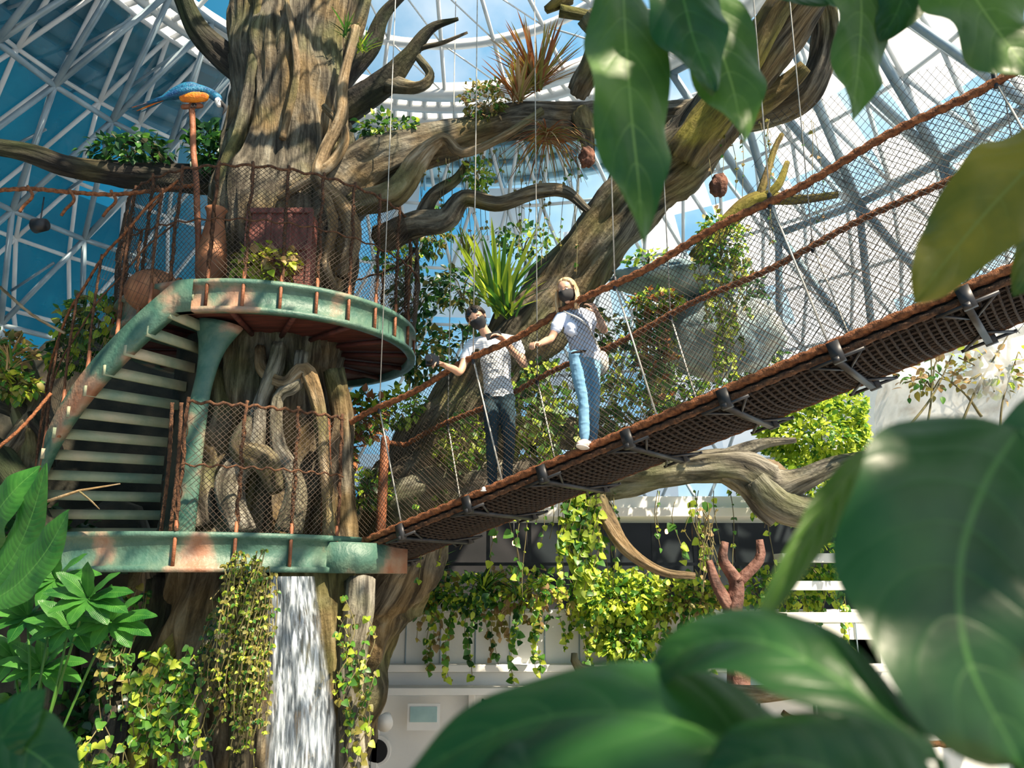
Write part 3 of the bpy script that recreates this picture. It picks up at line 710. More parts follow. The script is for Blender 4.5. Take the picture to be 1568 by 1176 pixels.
def agv(m):
    strap(m,at(1075,670,8.9),46,.95,[2,1,2],spread=.55,width=.05,droop=.12)
    strap(m,at(1100,680,8.8),26,.7,[1,2,0],spread=.9,width=.05,droop=.2)
    strap(m,at(1010,560,9.2),20,.5,[2,3],spread=.4,width=.05,droop=.1)
veg('agave_plant',agv)
def hb(m):
    pblob(m,1555,520,8.2,55,62,620,.06,[1,2,3,1]); 
    for i in range(14): vine(m,at(1510+i*8,560,8.2),.3+R.random()*.5,[2,1,3],L=.06,dens=40)
veg('hanging_shrub',hb)
def ivc(m):
    for i in range(18): vine(m,at(1375+R.random()*85,650+R.random()*40,8.9),.5+R.random()*.7,[4,1,3,1],L=.08,dens=34)
    pblob(m,1420,650,8.9,60,22,240,.08,[1,2,4]); pblob(m,1400,560,9,50,20,120,.07,[1,2])
    for i in range(12): vine(m,at(1540+R.random()*60,640+R.random()*40,8.8),.3+R.random()*.8,[2,1,2],L=.07,dens=30)
veg('ivy_curtain',ivc)
def hedge(m):
    pblob(m,1770,930,11.5,120,80,4200,.085,[2,1,2,2],shell=.75); pblob(m,1700,1060,11.3,90,60,1100,.09,[2,1,2],shell=.7); pblob(m,1860,1080,11.5,70,60,700,.09,[2,1])
veg('hedge',hedge)
def mid1(m):
    pblob(m,1150,900,9.6,70,100,620,.09,[1,2,2,0]); pblob(m,1000,960,9.5,60,60,300,.09,[1,2]); pblob(m,1380,900,9.8,110,55,600,.09,[1,2,0]); pblob(m,1150,780,9.9,50,60,160,.1,[1,2])
    for i in range(16): vine(m,at(1130+R.random()*150,780+R.random()*60,9.3),.5+R.random()*.7,[2,1],L=.1,dens=20)
veg('understory_shrub',mid1)
def mid2(m):
    pblob(m,780,900,9.6,60,50,420,.09,[1,2,4]); pblob(m,720,980,9.6,50,60,300,.09,[1,4,0]); pblob(m,790,1060,9.5,60,40,300,.09,[1,2,0]); pblob(m,860,880,9.9,60,40,260,.09,[2,1])
veg('understory_shrub',mid2)
def bgf(m):
    for px,py,D,rx,rz,n in((900,640,11.5,70,60,360),(1000,760,11.5,70,60,360),(1350,800,11.5,110,60,500),(1500,860,11.5,90,60,500),(860,560,12,60,30,200),(1620,760,11.5,60,90,400),(1130,520,12,70,40,200),(930,500,11,40,60,260),(1000,620,11,60,50,300),(900,760,10.8,60,70,420),(1420,740,10.6,60,80,420),(1600,640,11,60,60,300),(1300,720,10.8,60,50,260)):
        pblob(m,px,py,D,rx,rz,n,.1,R.choice([[2,1,0],[1,0,0],[1,0,3]]))
veg('background_foliage',bgf)
pl=MB()
for (px0,px1,n) in((770,1010,30),(1010,1240,30),(1230,1430,44),(1430,1560,16),(1690,1820,22)):
    for i in range(n):
        px=px0+R.random()*(px1-px0)
        pal=[2,2,1] if 1230<px<1430 or px>1690 else R.choice([[1,2],[1,0],[5,3],[2,1,3]])
        vine(pl,at(px,1225+R.random()*90,12.4+R.random()*.4),.25+R.random()**2*1.1,pal,L=.1,dens=30)
for px,py,rx,rz,n,pal in((860,1290,90,40,560,[1,0,2]),(1010,1280,80,40,500,[1,2,0]),(1130,1270,70,45,400,[1,2,5]),(1330,1290,100,55,1200,[2,2,1]),(1350,1380,55,55,700,[2,1]),(1480,1290,90,40,600,[2,1,3]),(1770,1220,50,60,500,[2,1]),(1640,1270,70,40,400,[1,2])):
    pblob(pl,px,py,12.6,rx,rz,n,.1,pal)
for px,py,L_ in((895,1270,.75),(820,1290,.5),(1050,1270,.4),(1120,1290,.4)): strap(pl,at(px,py,12.4),34,L_,[1,2,0],spread=.7,width=.06,droop=.4)
pl.build('balcony_planting')
def hv(m):
    for i in range(20): vine(m,at(1215+R.random()*75,1050+R.random()*30,9.2),.5+R.random()*.7,[2,2,1],L=.09,dens=30)
    for px in (1000,1070,1110,1300,1330,1460,1500,1520): vine(m,at(px,1085,9.3+R.random()),.5+R.random()*.4,[1,2],L=.11,dens=12)
    for i in range(10): vine(m,at(1480+R.random()*60,1100,9.3),.3+R.random()*.5,[5,3],L=.05,dens=8)
veg('hanging_vine',hv)
def moss(m):
    for i in range(95):
        px=R.gauss(545,24); vine(m,at(px,1185+R.random()*120,7.38+R.random()*.12),.3+R.random()*1.1,[3,2,3,1],L=.04,dens=60,sway=.04,tmpl=LT_o)
veg('trailing_moss',moss)
def aer(m):
    for i in range(64):
        px=R.choice([R.uniform(840,1260),R.uniform(840,1260),R.uniform(1480,1760)]); vine(m,at(px,300+R.random()*40,8.9) if px<1300 else at(px,260,8.6),.25+R.random()**2*1.4,[3,5,1],L=.045,dens=8,sway=.03,stem=.004)
    for i in range(24): vine(m,at(R.uniform(900,1700),1060,9.4),.3+R.random()*.9,[2,1],L=.06,dens=10,sway=.03)
veg('aerial_root_fringe',aer)
def tivy(m):
    for i in range(34): 
        px=290+R.random()*140; vine(m,at(px,1390+R.random()*140,7.55),.3+R.random()*.6,[2,1,1],L=.075,dens=34)
    for i in range(16): vine(m,at(230+R.random()*90,1260+R.random()*40,7.9),.4+R.random()*.9,[0,1,3],L=.07,dens=26)
    for i in range(16): vine(m,at(430+R.random()*60,1260+R.random()*200,7.7),.3+R.random()*.6,[3,1,0],L=.05,dens=26)
    for i in range(12): vine(m,at(170+R.random()*100,1560+R.random()*60,7.3),.4,[1,2],L=.08,dens=34)
    for i in range(18): vine(m,at(740+R.random()*60,1260+R.random()*280,7.8),.5,[1,3,2],L=.06,dens=28)
veg('trunk_ivy',tivy)
def lefts(m):
    pblob(m,60,1180,9.3,120,80,500,.14,[0,1,0]); pblob(m,150,1560,8.8,140,120,700,.14,[0,1,0]); pblob(m,20,760,8.6,50,40,240,.09,[1,3,5]); pblob(m,30,830,8.5,50,36,240,.09,[1,2,3]); strap(m,at(20,790,8.3),30,.4,[3,5,1],width=.04)
veg('jungle_undergrowth',lefts)
# ------------------------------------------------------------ large leaves
M_fg=veinleaf('leaf_glossy',(.012,.06,.012),(.035,.13,.022),(.07,.19,.04),rough=.36,transl=.3)
M_fg2=veinleaf('leaf_midgreen',(.03,.1,.014),(.09,.2,.028),(.18,.32,.07),rough=.42,transl=.4)  # mid-green blade with paler veins
M_fgy=veinleaf('leaf_mottled',(.03,.08,.012),(.24,.22,.02),(.2,.24,.05),rough=.45,transl=.45)
M_ban=veinleaf('banana_leaf',(.02,.12,.02),(.08,.28,.04),(.14,.36,.07),rough=.35,transl=.4,nv=24)
def bigleaf(mb,spine,wid,mat,nrmh=(0,-1,.3),fold=.25,wave=.03,n=36,mw=10,shape=None):
    Q=catmull([at(*s) for s in spine],.01,200)
    idx=np.linspace(0,len(Q)-1,n+1); P=np.array([[np.interp(i,range(len(Q)),Q[:,k]) for k in range(3)] for i in idx])
    T=np.gradient(P,axis=0); T/=np.linalg.norm(T,axis=1)[:,None]
    V=[];UV=[]; ph=R.random()*6
    for i in range(n+1):
        s=i/n; N0=np.array(nrmh,float); N0=nrm(N0-T[i]*np.dot(N0,T[i])); X=np.cross(T[i],N0)
        w=wid*(math.sin(math.pi*min(1,max(0,s))**.8)**.75 if shape is None else shape(s)) if 0<s<1 else .001
        for j in range(mw+1):
            v=-1+2*j/mw
            z=abs(v)*w*fold+wave*math.sin(s*14+ph+v*2)*abs(v)**2*wid*2 - .25*w*v*v
            V.append(P[i]+X*v*w*(1+.04*math.sin(s*22+ph+v))+N0*z+T[i]*(abs(v)**1.5)*w*.15); UV.append([s,(v+1)/2])
    Fa=[(i*(mw+1)+j,i*(mw+1)+j+1,(i+1)*(mw+1)+j+1,(i+1)*(mw+1)+j) for i in range(n) for j in range(mw)]
    mb.add(V,Fa,mat,UV)
fg=MB()
def tofloor(mb,p,r):
    q=at(*p); tube(mb,catmull([q,q*A3(1,1,.5)+A3(.03,0,0),q*A3(1,1,0)],.1),r,8,LG[1])
def stem(mb,pts,r): tube(mb,catmull([at(*p) for p in pts],.02),r,8,LG[1])
bigleaf(fg,[(1345,-80,1.25),(1350,60,1.2),(1365,260,1.15),(1380,400,1.1),(1388,528,1.08)],.07,M_fg2,wave=.12,nrmh=(.2,-1,.3))
bigleaf(fg,[(1470,-60,1.3),(1530,40,1.27),(1580,180,1.25),(1605,300,1.22)],.072,M_fg2,wave=.1)
bigleaf(fg,[(1420,-140,1.15),(1470,-20,1.15),(1500,90,1.15),(1545,200,1.15)],.065,M_fg,wave=.1)
bigleaf(fg,[(1500,-120,1.4),(1610,-60,1.4),(1700,-20,1.4),(1790,10,1.4)],.05,M_fg)
bigleaf(fg,[(1840,-120,1.3),(1860,0,1.3),(1855,130,1.28),(1840,258,1.25)],.062,M_fg2,wave=.1,nrmh=(.4,-1,.2))
bigleaf(fg,[(2020,-140,1.2),(2090,-30,1.2),(2150,60,1.2),(2250,190,1.2)],.095,M_fg2,wave=.1)
bigleaf(fg,[(1990,-180,1.3),(1970,-80,1.3),(1940,20,1.3),(1900,90,1.3)],.055,M_fg)
bigleaf(fg,[(1680,-160,1.5),(1740,-90,1.5),(1790,-20,1.5),(1860,30,1.5)],.05,M_fg)
stem(fg,[(1200,-160,1.3),(1345,-80,1.27),(1500,-110,1.35),(1700,-140,1.4),(1850,-130,1.3),(2100,-170,1.25),(2600,-300,1.2)],.008)
fg.build('overhanging_leafy_branch')
f2=MB()
bigleaf(f2,[(2330,230,1.0),(2230,350,1.0),(2120,470,1.02),(2030,580,1.03),(1975,655,1.05)],.07,M_fgy,wave=.12,nrmh=(-.3,-1,.3))
bigleaf(f2,[(2380,300,1.1),(2310,420,1.1),(2240,560,1.1),(2190,640,1.12)],.05,M_fgy)
stem(f2,[(2330,230,1.0),(2480,330,1.0),(2620,700,1),(2700,1400,1)],.006); tofloor(f2,(2700,1400,1),.008)
f2.build('mottled_leaf_spray')
f3=MB()
bigleaf(f3,[(2200,930,.66),(2130,1040,.64),(2075,1210,.62),(2090,1420,.6),(2210,1660,.6)],.09,M_fg,shape=lambda s: math.sin(math.pi*s**.7)**.6,wave=.06)
bigleaf(f3,[(2480,860,.75),(2380,1020,.74),(2290,1220,.74),(2250,1460,.74)],.1,M_fg)
bigleaf(f3,[(1885,965,.72),(1800,1080,.7),(1710,1230,.68),(1620,1370,.67)],.017,M_fg2,nrmh=(.6,-1,.2))
bigleaf(f3,[(2030,1640,.58),(1830,1480,.6),(1640,1385,.63),(1480,1400,.66),(1370,1500,.7)],.042,M_fg,nrmh=(0,-.8,1))
bigleaf(f3,[(1900,1780,.6),(1600,1610,.62),(1350,1540,.65),(1100,1570,.68),(860,1690,.7)],.06,M_fg,nrmh=(0,-.7,1))
bigleaf(f3,[(1500,1960,.6),(1300,1780,.6),(1100,1700,.62),(950,1760,.65)],.06,M_fg,nrmh=(0,-.6,1))
bigleaf(f3,[(2050,1950,.5),(1900,1740,.52),(1700,1640,.55),(1500,1690,.58)],.06,M_fg,nrmh=(0,-.6,1))
stem(f3,[(2300,2400,.6),(2200,1800,.6),(2240,1200,.68),(2200,930,.67)],.005); stem(f3,[(2300,2400,.6),(2100,1900,.6),(2030,1640,.59)],.004)
stem(f3,[(2230,1100,.7),(2000,930,.74),(1885,965,.73)],.003)
tofloor(f3,(2300,2400,.6),.008); f3.build('rubber_plant')
f4=MB()
bigleaf(f4,[(-40,1290,4.2),(30,1200,4.1),(70,1110,4.0),(100,1000,3.9)],.1,M_ban)
bigleaf(f4,[(-20,1300,4.0),(40,1260,3.9),(100,1190,3.8),(150,1100,3.7)],.11,M_ban)
bigleaf(f4,[(-60,1240,4.2),(-20,1130,4.1),(30,1060,4.0),(90,1005,4.0)],.12,M_ban)
stem(f4,[(-150,1900,4.2),(-80,1500,4.2),(-40,1290,4.2)],.02)
f4.build('banana_plant')
f5=MB()
for k,(px,py) in enumerate(((190,1290),(240,1340),(150,1350),(120,1250),(60,1330),(90,1440),(30,1420))):
    for a in np.linspace(-2.6,2.6,9):
        L_=(125-16*abs(a)); q=(px+L_*math.sin(a),py-L_*math.cos(a)*.7+10,5.0+.1*k-.1)
        bigleaf(f5,[(px,py,5.0+.1*k),((px+q[0])/2,(py+q[1])/2-6,5.0+.1*k-.06),q],.055,M_ban,n=12,mw=4,nrmh=(0,-.7,.8))
    stem(f5,[(px,py,5.0+.1*k),((px+60)/2,py+200,5.2),(0,1900,5.3)],.008)
f5.build('umbrella_plant')
f6=MB()
bigleaf(f6,[(-60,1720,1.2),(0,1600,1.2),(50,1540,1.2),(100,1490,1.2)],.04,M_fg); bigleaf(f6,[(-80,1560,1.2),(0,1590,1.2),(90,1640,1.2),(170,1720,1.2)],.05,M_fg)
stem(f6,[(-60,1720,1.2),(-120,2000,1.2)],.006); tofloor(f6,(-120,2000,1.2),.006); f6.build('foreground_foliage')
cn=MB()  # out-of-view branches and leaves, added to dapple the sunlight
for k in range(9):
    x0=R.uniform(-4,4); tube(cn,catmull([A3(x0,1,12.5),A3(x0+R.uniform(-1,1),3,11.8),A3(x0+R.uniform(-2,2),6,12.0)],.2),.05,8,M_bark)
n=1100; P=np.stack([rng.uniform(-5,6,n),rng.uniform(.5,6,n),rng.uniform(11,12.6,n)],1)
keep=np.array([noise.noise(Vector(p*.9))>.0 for p in P]); P=P[keep]; n=len(P)
put_leaves(cn,P,rng.normal(size=(n,3)),rng.normal(size=(n,3))*.4+A3(0,0,1),.22*(.6+.8*rng.random(n)),pick([0,1],n),LT_o)
n=560; P=np.stack([rng.uniform(.3,3.2,n),rng.uniform(-1.6,.5,n),rng.uniform(6.2,7.2,n)],1)  # second unseen clump, added to shade the foreground leaves
put_leaves(cn,P,rng.normal(size=(n,3)),rng.normal(size=(n,3))*.4+A3(0,0,1),.24*(.6+.8*rng.random(n)),pick([0,1],n),LT_o)
tube(cn,catmull([A3(4,-3,8),A3(2,-1,6.8),A3(.5,0,6.7)],.1),.04,8,M_bark)
cn.build('added_shade_canopy')
# ------------------------------------------------------------ people
M_skin=pmat('skin',[(.5,.27,.18),(.62,.38,.27)],scale=6,rough=.5)
M_skin.node_tree.nodes['Principled BSDF'].inputs['Subsurface Weight'].default_value=.1
M_blk=pmat('black_cloth',[(.012,.012,.014),(.03,.03,.032)],scale=10,rough=.8)
M_jd=pmat('denim_dark',[(.008,.03,.045),(.02,.06,.085)],scale=5,rough=.85)
M_jl=pmat('denim_light',[(.1,.27,.43),(.22,.41,.58)],scale=4,rough=.85)
M_hairb=pmat('hair_blonde',[(.35,.2,.09),(.75,.55,.32)],scale=12,rough=.45,stretch=(3,3,.6))
M_haird=pmat('hair_dark',[(.01,.008,.006),(.05,.035,.025)],scale=12,rough=.4)
M_shoe=pmat('white_leather',[(.55,.52,.5),(.75,.72,.7)],scale=10,rough=.5)
M_shoep=pmat('pink_canvas',[(.6,.4,.38),(.75,.6,.56)],scale=10,rough=.6)
M_eye=pmat('eye_white',[(.8,.8,.8)],rough=.2); M_iris=pmat('iris_dark',[(.02,.015,.01)],rough=.1)
M_belt=pmat('belt_leather',[(.03,.02,.015)],rough=.5)
M_phone=pmat('phone_black',[(.02,.02,.022)],rough=.15)
M_bag=pmat('bag_cream',[(.6,.56,.5),(.75,.72,.66)],scale=8,rough=.7)
def striped(name,ca,cb,k,thr=.2):
    m,nt,out=new_mat(name); N=nt.nodes; L=nt.links
    b=N.new('ShaderNodeBsdfPrincipled'); b.inputs['Roughness'].default_value=.85
    tc=N.new('ShaderNodeTexCoord'); w=N.new('ShaderNodeTexWave'); w.bands_direction='Z'; w.inputs['Scale'].default_value=k; w.inputs['Distortion'].default_value=.5; w.inputs['Detail'].default_value=1
    L.new(tc.outputs['Object'],w.inputs['Vector']); r=ramp(nt,[ca,cb],[thr,thr+.12]); L.new(w.outputs['Color'],r.inputs[0]); L.new(r.outputs[0],b.inputs['Base Color']); L.new(b.outputs[0],out.inputs[0]); return m
M_shm=striped('shirt_striped',(.54,.64,.77),(.82,.84,.87),14)
M_shw=pmat('shirt_pale_blue',[(.52,.6,.78),(.7,.76,.88)],scale=3,rough=.85)
def ell(mb,c,ax,rad,mat,n1=20,n2=14):
    V=[];Fa=[]
    for j in range(n2+1):
        ph=math.pi*j/n2
        for i in range(n1):
            th=2*math.pi*i/n1; V.append(np.asarray(c)+ax[0]*rad[0]*math.sin(ph)*math.cos(th)+ax[1]*rad[1]*math.sin(ph)*math.sin(th)+ax[2]*rad[2]*math.cos(ph))
    for j in range(n2):
        for i in range(n1): Fa.append((j*n1+i,(j+1)*n1+i,(j+1)*n1+(i+1)%n1,j*n1+(i+1)%n1))
    mb.add(V,Fa,mat)
def remeshed(name,prims,vox,parent,disp=()):
    """prims: list (pts, radii, mat, flat, ref) unioned into one continuous surface"""
    mb=MB(); mats=[]; segs=[]
    for (P,r,mat,flat,ref) in prims:
        P=np.array(P,float); r=np.array(r,float)
        Q=catmull(np.hstack([P,r[:,None]]),.02)
        tube(mb,Q[:,:3],Q[:,3],16,mat,flat=flat,ref=ref,round_=True)
        if mat not in mats: mats.append(mat)
        segs.append((Q[:,:3],Q[:,3],mats.index(mat),flat,ref))
    e0=empty('tmp'); o=mb.build(name+'_tmp',parent=e0,smooth=True)
    md=o.modifiers.new('r','REMESH'); md.mode='VOXEL'; md.voxel_size=vox
    sm=o.modifiers.new('s','SMOOTH'); sm.iterations=3; sm.factor=.5
    dg=bpy.context.evaluated_depsgraph_get(); me=bpy.data.meshes.new_from_object(o.evaluated_get(dg))
    bpy.data.objects.remove(o); bpy.data.objects.remove(e0)
    me.name=name; me.materials.clear()
    for m in mats: me.materials.append(m)
    nv=len(me.vertices); co=np.empty(nv*3); me.vertices.foreach_get('co',co); co=co.reshape(-1,3)
    def label(X):
        best=np.full(len(X),1e9); lab=np.zeros(len(X),int)
        for Q,r,mi,flat,ref in segs:
            for k in range(len(Q)):
                d=X-Q[k]
                if flat!=1 and ref is not None:
                    rf=np.array(ref); comp=d@rf; d=d+np.outer(comp*(1/flat-1),rf)
                dist=np.linalg.norm(d,axis=1)-r[k]
                mk=dist<best; best[mk]=dist[mk]; lab[mk]=mi
        return lab
    nf=len(me.polygons); fc=np.empty(nf*3); me.polygons.foreach_get('center',fc); lab=label(fc.reshape(-1,3))
    me.polygons.foreach_set('material_index',lab.astype(np.int32)); me.polygons.foreach_set('use_smooth',[True]*nf)
    nr=np.empty(nv*3); me.vertices.foreach_get('normal',nr); nr=nr.reshape(-1,3); vl=label(co)
    for i in range(nv):
        if mats[vl[i]] in disp:
            p=co[i]; a=noise.ridged_multi_fractal(Vector((p[0]*6,p[1]*6,p[2]*12)),1,2,3,1,2)
            co[i]+=nr[i]*(a-1.2)*.007
    me.vertices.foreach_set('co',co.ravel()); me.update()
    o=bpy.data.objects.new(name,me); bpy.context.scene.collection.objects.link(o); o.parent=parent; return o
def hand(prims,wr,d,pn,side,curl=.6,mat=None,sc=1.0,spread=.25):
    d=nrm(d); pn=nrm(pn-d*np.dot(pn,d)); s=nrm(side-d*np.dot(side,d)-pn*np.dot(side,pn))
    for k in(-1,0,1): prims.append(([wr+s*k*.014*sc,wr+d*.045*sc+s*k*.026*sc,wr+d*.085*sc+s*k*.03*sc],[.017*sc,.014*sc,.013*sc],mat,1,None))
    for i,(off,ln) in enumerate(((.033,.072),(.011,.08),(-.011,.074),(-.032,.058))):
        b=wr+d*.085*sc+s*off*sc; P=[b]; a=.15; dd=d+s*off*spread*6
        for seg,fr in enumerate((.45,.32,.23)):
            a+=curl*(.7+.15*i*.5); v=nrm(dd)*math.cos(a)+pn*math.sin(a); P.append(P[-1]+v*ln*fr*sc)
        prims.append((P,[.0095*sc,.0088*sc,.0082*sc,.0072*sc],mat,1,None))
    b=wr+d*.025*sc+s*.028*sc; P=[b,b+(s*.7+d*.6+pn*.25)*.038*sc,b+(s*.75+d*1.25+pn*.6)*.052*sc]
    prims.append((P,[.0125*sc,.0105*sc,.0085*sc],mat,1,None))
def dress(name,W_,face,facing,shirt,jeans,shoe,hairm,fem,hands,hairlen):
    par=empty(name); pr=[]
    sc=.93 if fem else 1.0
    S_=nrm(W_['shL']-W_['shR']); fr=nrm(np.array([facing[0],facing[1],0.])); 
    pel,che,nk=W_['pelvis'],W_['chest'],W_['neck']; fl=.66
    wst=(pel*.55+che*.45)
    pr.append(([pel+A3(0,0,.02),wst,che,(che+nk)/2+A3(0,0,-.01)],[.158*sc,.128*sc if fem else .145,.158*sc,.125*sc],shirt,fl,tuple(fr)))
    shl=(W_['shL']+W_['shR'])/2
    pr.append(([W_['shR'],shl+A3(0,0,.025),W_['shL']],[.056*sc,.075*sc,.056*sc],shirt,1,None))
    if fem:
        for s in(-1,1): pr.append(([che+fr*.042+S_*s*.055,che+fr*.05+S_*s*.052+A3(0,0,-.03)],[.06,.058],shirt,1,None))
    hd=W_['head']; up=nrm(hd-nk); f=nrm(np.array(face,float)); f=nrm(f-up*np.dot(f,up)*.3); upn=nrm(up-f*np.dot(up,f)); sd=np.cross(f,upn)
    pr.append(([nk-up*.03,nk+up*.05,hd-upn*.05],[.058*sc,.05*sc,.052*sc],M_skin,1,None))
    pr.append(([hd+upn*.025-f*.02,hd+upn*.03+f*.015],[.088*sc,.086*sc],M_skin,.9,tuple(sd)))
    pr.append(([hd+f*.03,hd-upn*.05+f*.042,hd-upn*.083+f*.05],[.07*sc,.058*sc,.036*sc],M_skin,.92,tuple(sd)))
    pr.append(([hd+upn*.012+f*.095*sc,hd-upn*.022+f*.112*sc],[.009,.014],M_skin,1,None))
    for s in(-1,1):
        pr.append(([hd+sd*s*.08*sc+upn*.012-f*.008,hd+sd*s*.084*sc-upn*.02],[.016,.011],M_skin,1,None))
    for s in('L','R'):
        sh,el,wr=W_['sh'+s],W_['el'+s],W_['wr'+s]
        pr.append(([sh,sh*.52+el*.48],[.06*sc,.06*sc],shirt,1,None))
        pr.append(([sh,sh*.5+el*.5,el,el*.6+wr*.4,wr],[.046*sc,.043*sc,.036*sc,.036*sc,.024*sc],M_skin,1,None))
        d,pn,th,curl=hands[s]; hand(pr,wr,np.array(d,float),np.array(pn,float),np.array(th,float),curl,M_skin,sc)
        hp,kn,an=W_['hip'+s],W_['kn'+s],W_['an'+s]
        pr.append(([hp,hp*.6+kn*.4,kn,kn*.65+an*.35,an+A3(0,0,.015)],[.083*sc,.08*sc,.06*sc,.058*sc,.046*sc],jeans,1,None))
        pr.append(([an,an-A3(0,0,.045)],[.036,.036],M_skin,1,None))
    pr.append(([W_['hipL']+A3(0,0,.03),W_['hipR']+A3(0,0,.03)],[.088*sc,.088*sc],jeans,1,None))
    pr.append(([pel+A3(0,0,-.03),pel+A3(0,0,.03 if fem else -.01)],[.14*sc,.133*sc],jeans,.7,tuple(fr)))
    remeshed('body',pr,.0065,par,disp=(shirt,jeans))
    for s in('L','R'):
        an=W_['an'+s]; td=W_['to'+s]-an; td=nrm(A3(td[0],td[1],0)); mb=MB(); g=an-A3(0,0,.085)
        Q=catmull([(*(g-td*.06+A3(0,0,.045)),.04),(*(g+A3(0,0,.055)),.05),(*(g+td*.09+A3(0,0,.04)),.046),(*(g+td*.17+A3(0,0,.03)),.03)],.02)
        tube(mb,Q[:,:3],Q[:,3],14,shoe,flat=.8,ref=(0,0,1),round_=True)
        Q=catmull([(*(g-td*.065+A3(0,0,.012)),.046),(*(g+td*.09+A3(0,0,.012)),.05),(*(g+td*.18+A3(0,0,.012)),.036)],.02)
        tube(mb,Q[:,:3],Q[:,3],14,M_shoe,flat=.28,ref=(0,0,1),round_=True)
        mb.build('shoe_'+s,parent=par)
    mb=MB(); c=pel+A3(0,0,.02); P=[c+S_*.14*sc*math.cos(a)+fr*.1*sc*math.sin(a) for a in np.linspace(0,6.2832,33)]
    if fem: tube(mb,P,.012,8,M_belt); bx(mb,c+fr*.1*sc,(.03,.012,.022),M_steel); mb.build('belt',parent=par)
    mb=MB()
    for s in(-1,1):
        c=hd+f*.086*sc+sd*s*.032*sc+upn*.012
        ell(mb,c,(sd,f,upn),(.013,.01,.0085),M_eye); ell(mb,c+f*.0065,(sd,f,upn),(.006,.005,.006),M_iris)
        tube(mb,[c+upn*.02-sd*s*.015+f*.004,c+upn*.026+f*.006,c+upn*.019+sd*s*.02-f*.004],.0035,6,hairm)
    mb.build('eyes',parent=par)
    mb=MB(); V=[];nu,nv=24,14; mc=hd-upn*.03+f*.02
    for j in range(nv+1):
        el=math.radians(30-95*j/nv)
        for i in range(nu+1):
            az=math.radians(-78+156*i/nu); bump=.014*math.exp(-(az/.35)**2)*max(0,math.cos(el*1.4))
            V.append(mc+f*math.cos(az)*math.cos(el)*(.1*sc+bump)+sd*math.sin(az)*math.cos(el)*.082*sc+upn*math.sin(el)*.085*sc)
    Fa=[(j*(nu+1)+i,j*(nu+1)+i+1,(j+1)*(nu+1)+i+1,(j+1)*(nu+1)+i) for j in range(nv) for i in range(nu)]
    mb.add(V,Fa,M_blk)
    for s in(-1,1):
        for dz in(.012,-.04):
            tube(mb,[mc+sd*s*.078*sc+f*.02+upn*dz,hd+sd*s*.088*sc-f*.01],.003,5,M_blk)
    o=mb.build('face_mask',parent=par); o.modifiers.new('s','SOLIDIFY').thickness=.004
    mb=MB(); ns=620 if hairlen>.1 else 380
    for i in range(ns):
        az=R.uniform(-math.pi,math.pi)
        front=abs(az)<math.radians(62)
        el0=math.radians(R.uniform(55,90)) if hairlen>.1 else math.radians(R.uniform(20,90))
        end=math.radians(35) if front else math.radians(-5 if abs(az)<math.radians(100) else -35)
        P=[]; k=9; rr=R.uniform(.098,.108)
        sweep=(1 if az>=0 else -1)*(.9 if front and hairlen>.1 else .25)
        for q in range(k+1):
            t=q/k; e=el0+(end-el0)*t; a=az+sweep*t
            if hairlen>.1 and front and abs(a)>1.1: e=e-.5*t
            P.append(hd+upn*.022-f*.008+(f*math.cos(a)*math.cos(e)*1.02+sd*math.sin(a)*math.cos(e)*.92+upn*math.sin(e)*1.05)*rr*sc)
        if hairlen>.1 and (not front or (abs(a)>1.35 and R.random()<.8)):
            b=P[-1]; out_=nrm((b-hd)*A3(1,1,0)+A3(1e-4,0,0))
            for q in range(1,7):
                t=q/6; P.append(b+A3(0,0,-hairlen*t*R.uniform(.85,1.05))+out_*.02*math.sin(t*3)+A3(R.gauss(0,.003),R.gauss(0,.003),0))
        Qh=catmull(P,.02); tube(mb,Qh,.0055,4,hairm)
    mb.build('hair',parent=par)
    return par,sd,f,upn
def solve_deck(px,w):
    lo_,hi=0,1.2
    for _ in range(40):
        m=(lo_+hi)/2
        if proj(dk(m,w))[0]<px: lo_=m
        else: hi=m
    return (lo_+hi)/2
tw=solve_deck(1268,.08); gw=dk(tw,.08,0)
DW=gw[1]
J=dict(head=(1226,608,-.06),neck=(1238,646,-.01),chest=(1250,685,0),pelvis=(1262,742,.0),shL=(1279,660,.04),shR=(1212,664,-.02),elL=(1303,688,-.16),wrL=(1288,652,-.17),elR=(1193,705,-.05),wrR=(1168,716,-.3),
 hipL=(1277,752,.02),hipR=(1247,750,-.02),knL=(1281,838,-.06),knR=(1262,835,-.08),anL=(1280,916,.05),anR=(1262,912,-.1),toL=(1270,930,-.12),toR=(1250,930,-.3))
Wj={k:at(v[0],v[1],DW+v[2]) for k,v in J.items()}
dzs=gw[2]+.095-min(Wj['anL'][2],Wj['anR'][2])
for k in Wj: Wj[k]=gw+(Wj[k]+A3(0,0,dzs)-gw)*1.04
for s in'LR': Wj['an'+s][2]=dk(solve_deck(proj(Wj['an'+s])[0],.08),.08)[2]+.095
parw,_,_,_=dress('woman',Wj,(-.45,-.85,-.25),(-.2,-1),M_shw,M_jl,M_shoep,M_hairb,True,
  {'L':((-.5,-.1,.8),(-.6,.5,0),(-.3,-.6,.3),.5),'R':((-.6,-.7,-.1),(0,0,-1),(.6,-.6,0),.75)},.2)
mb=MB(); c=Wj['hipL']+A3(.1,.06,.0); ell(mb,c,(A3(1,0,0),A3(0,1,0),A3(0,0,1)),(.06,.1,.11),M_bag); tube(mb,catmull([c+A3(0,0,.08),Wj['chest']+A3(.05,-.14,0),Wj['shR']+A3(.03,-.03,.06)],.03),.008,6,M_bag); mb.build('shoulder_bag',parent=parw)
tm_=solve_deck(1075,.2); gm=dk(tm_,.2,0)
DM=gm[1]
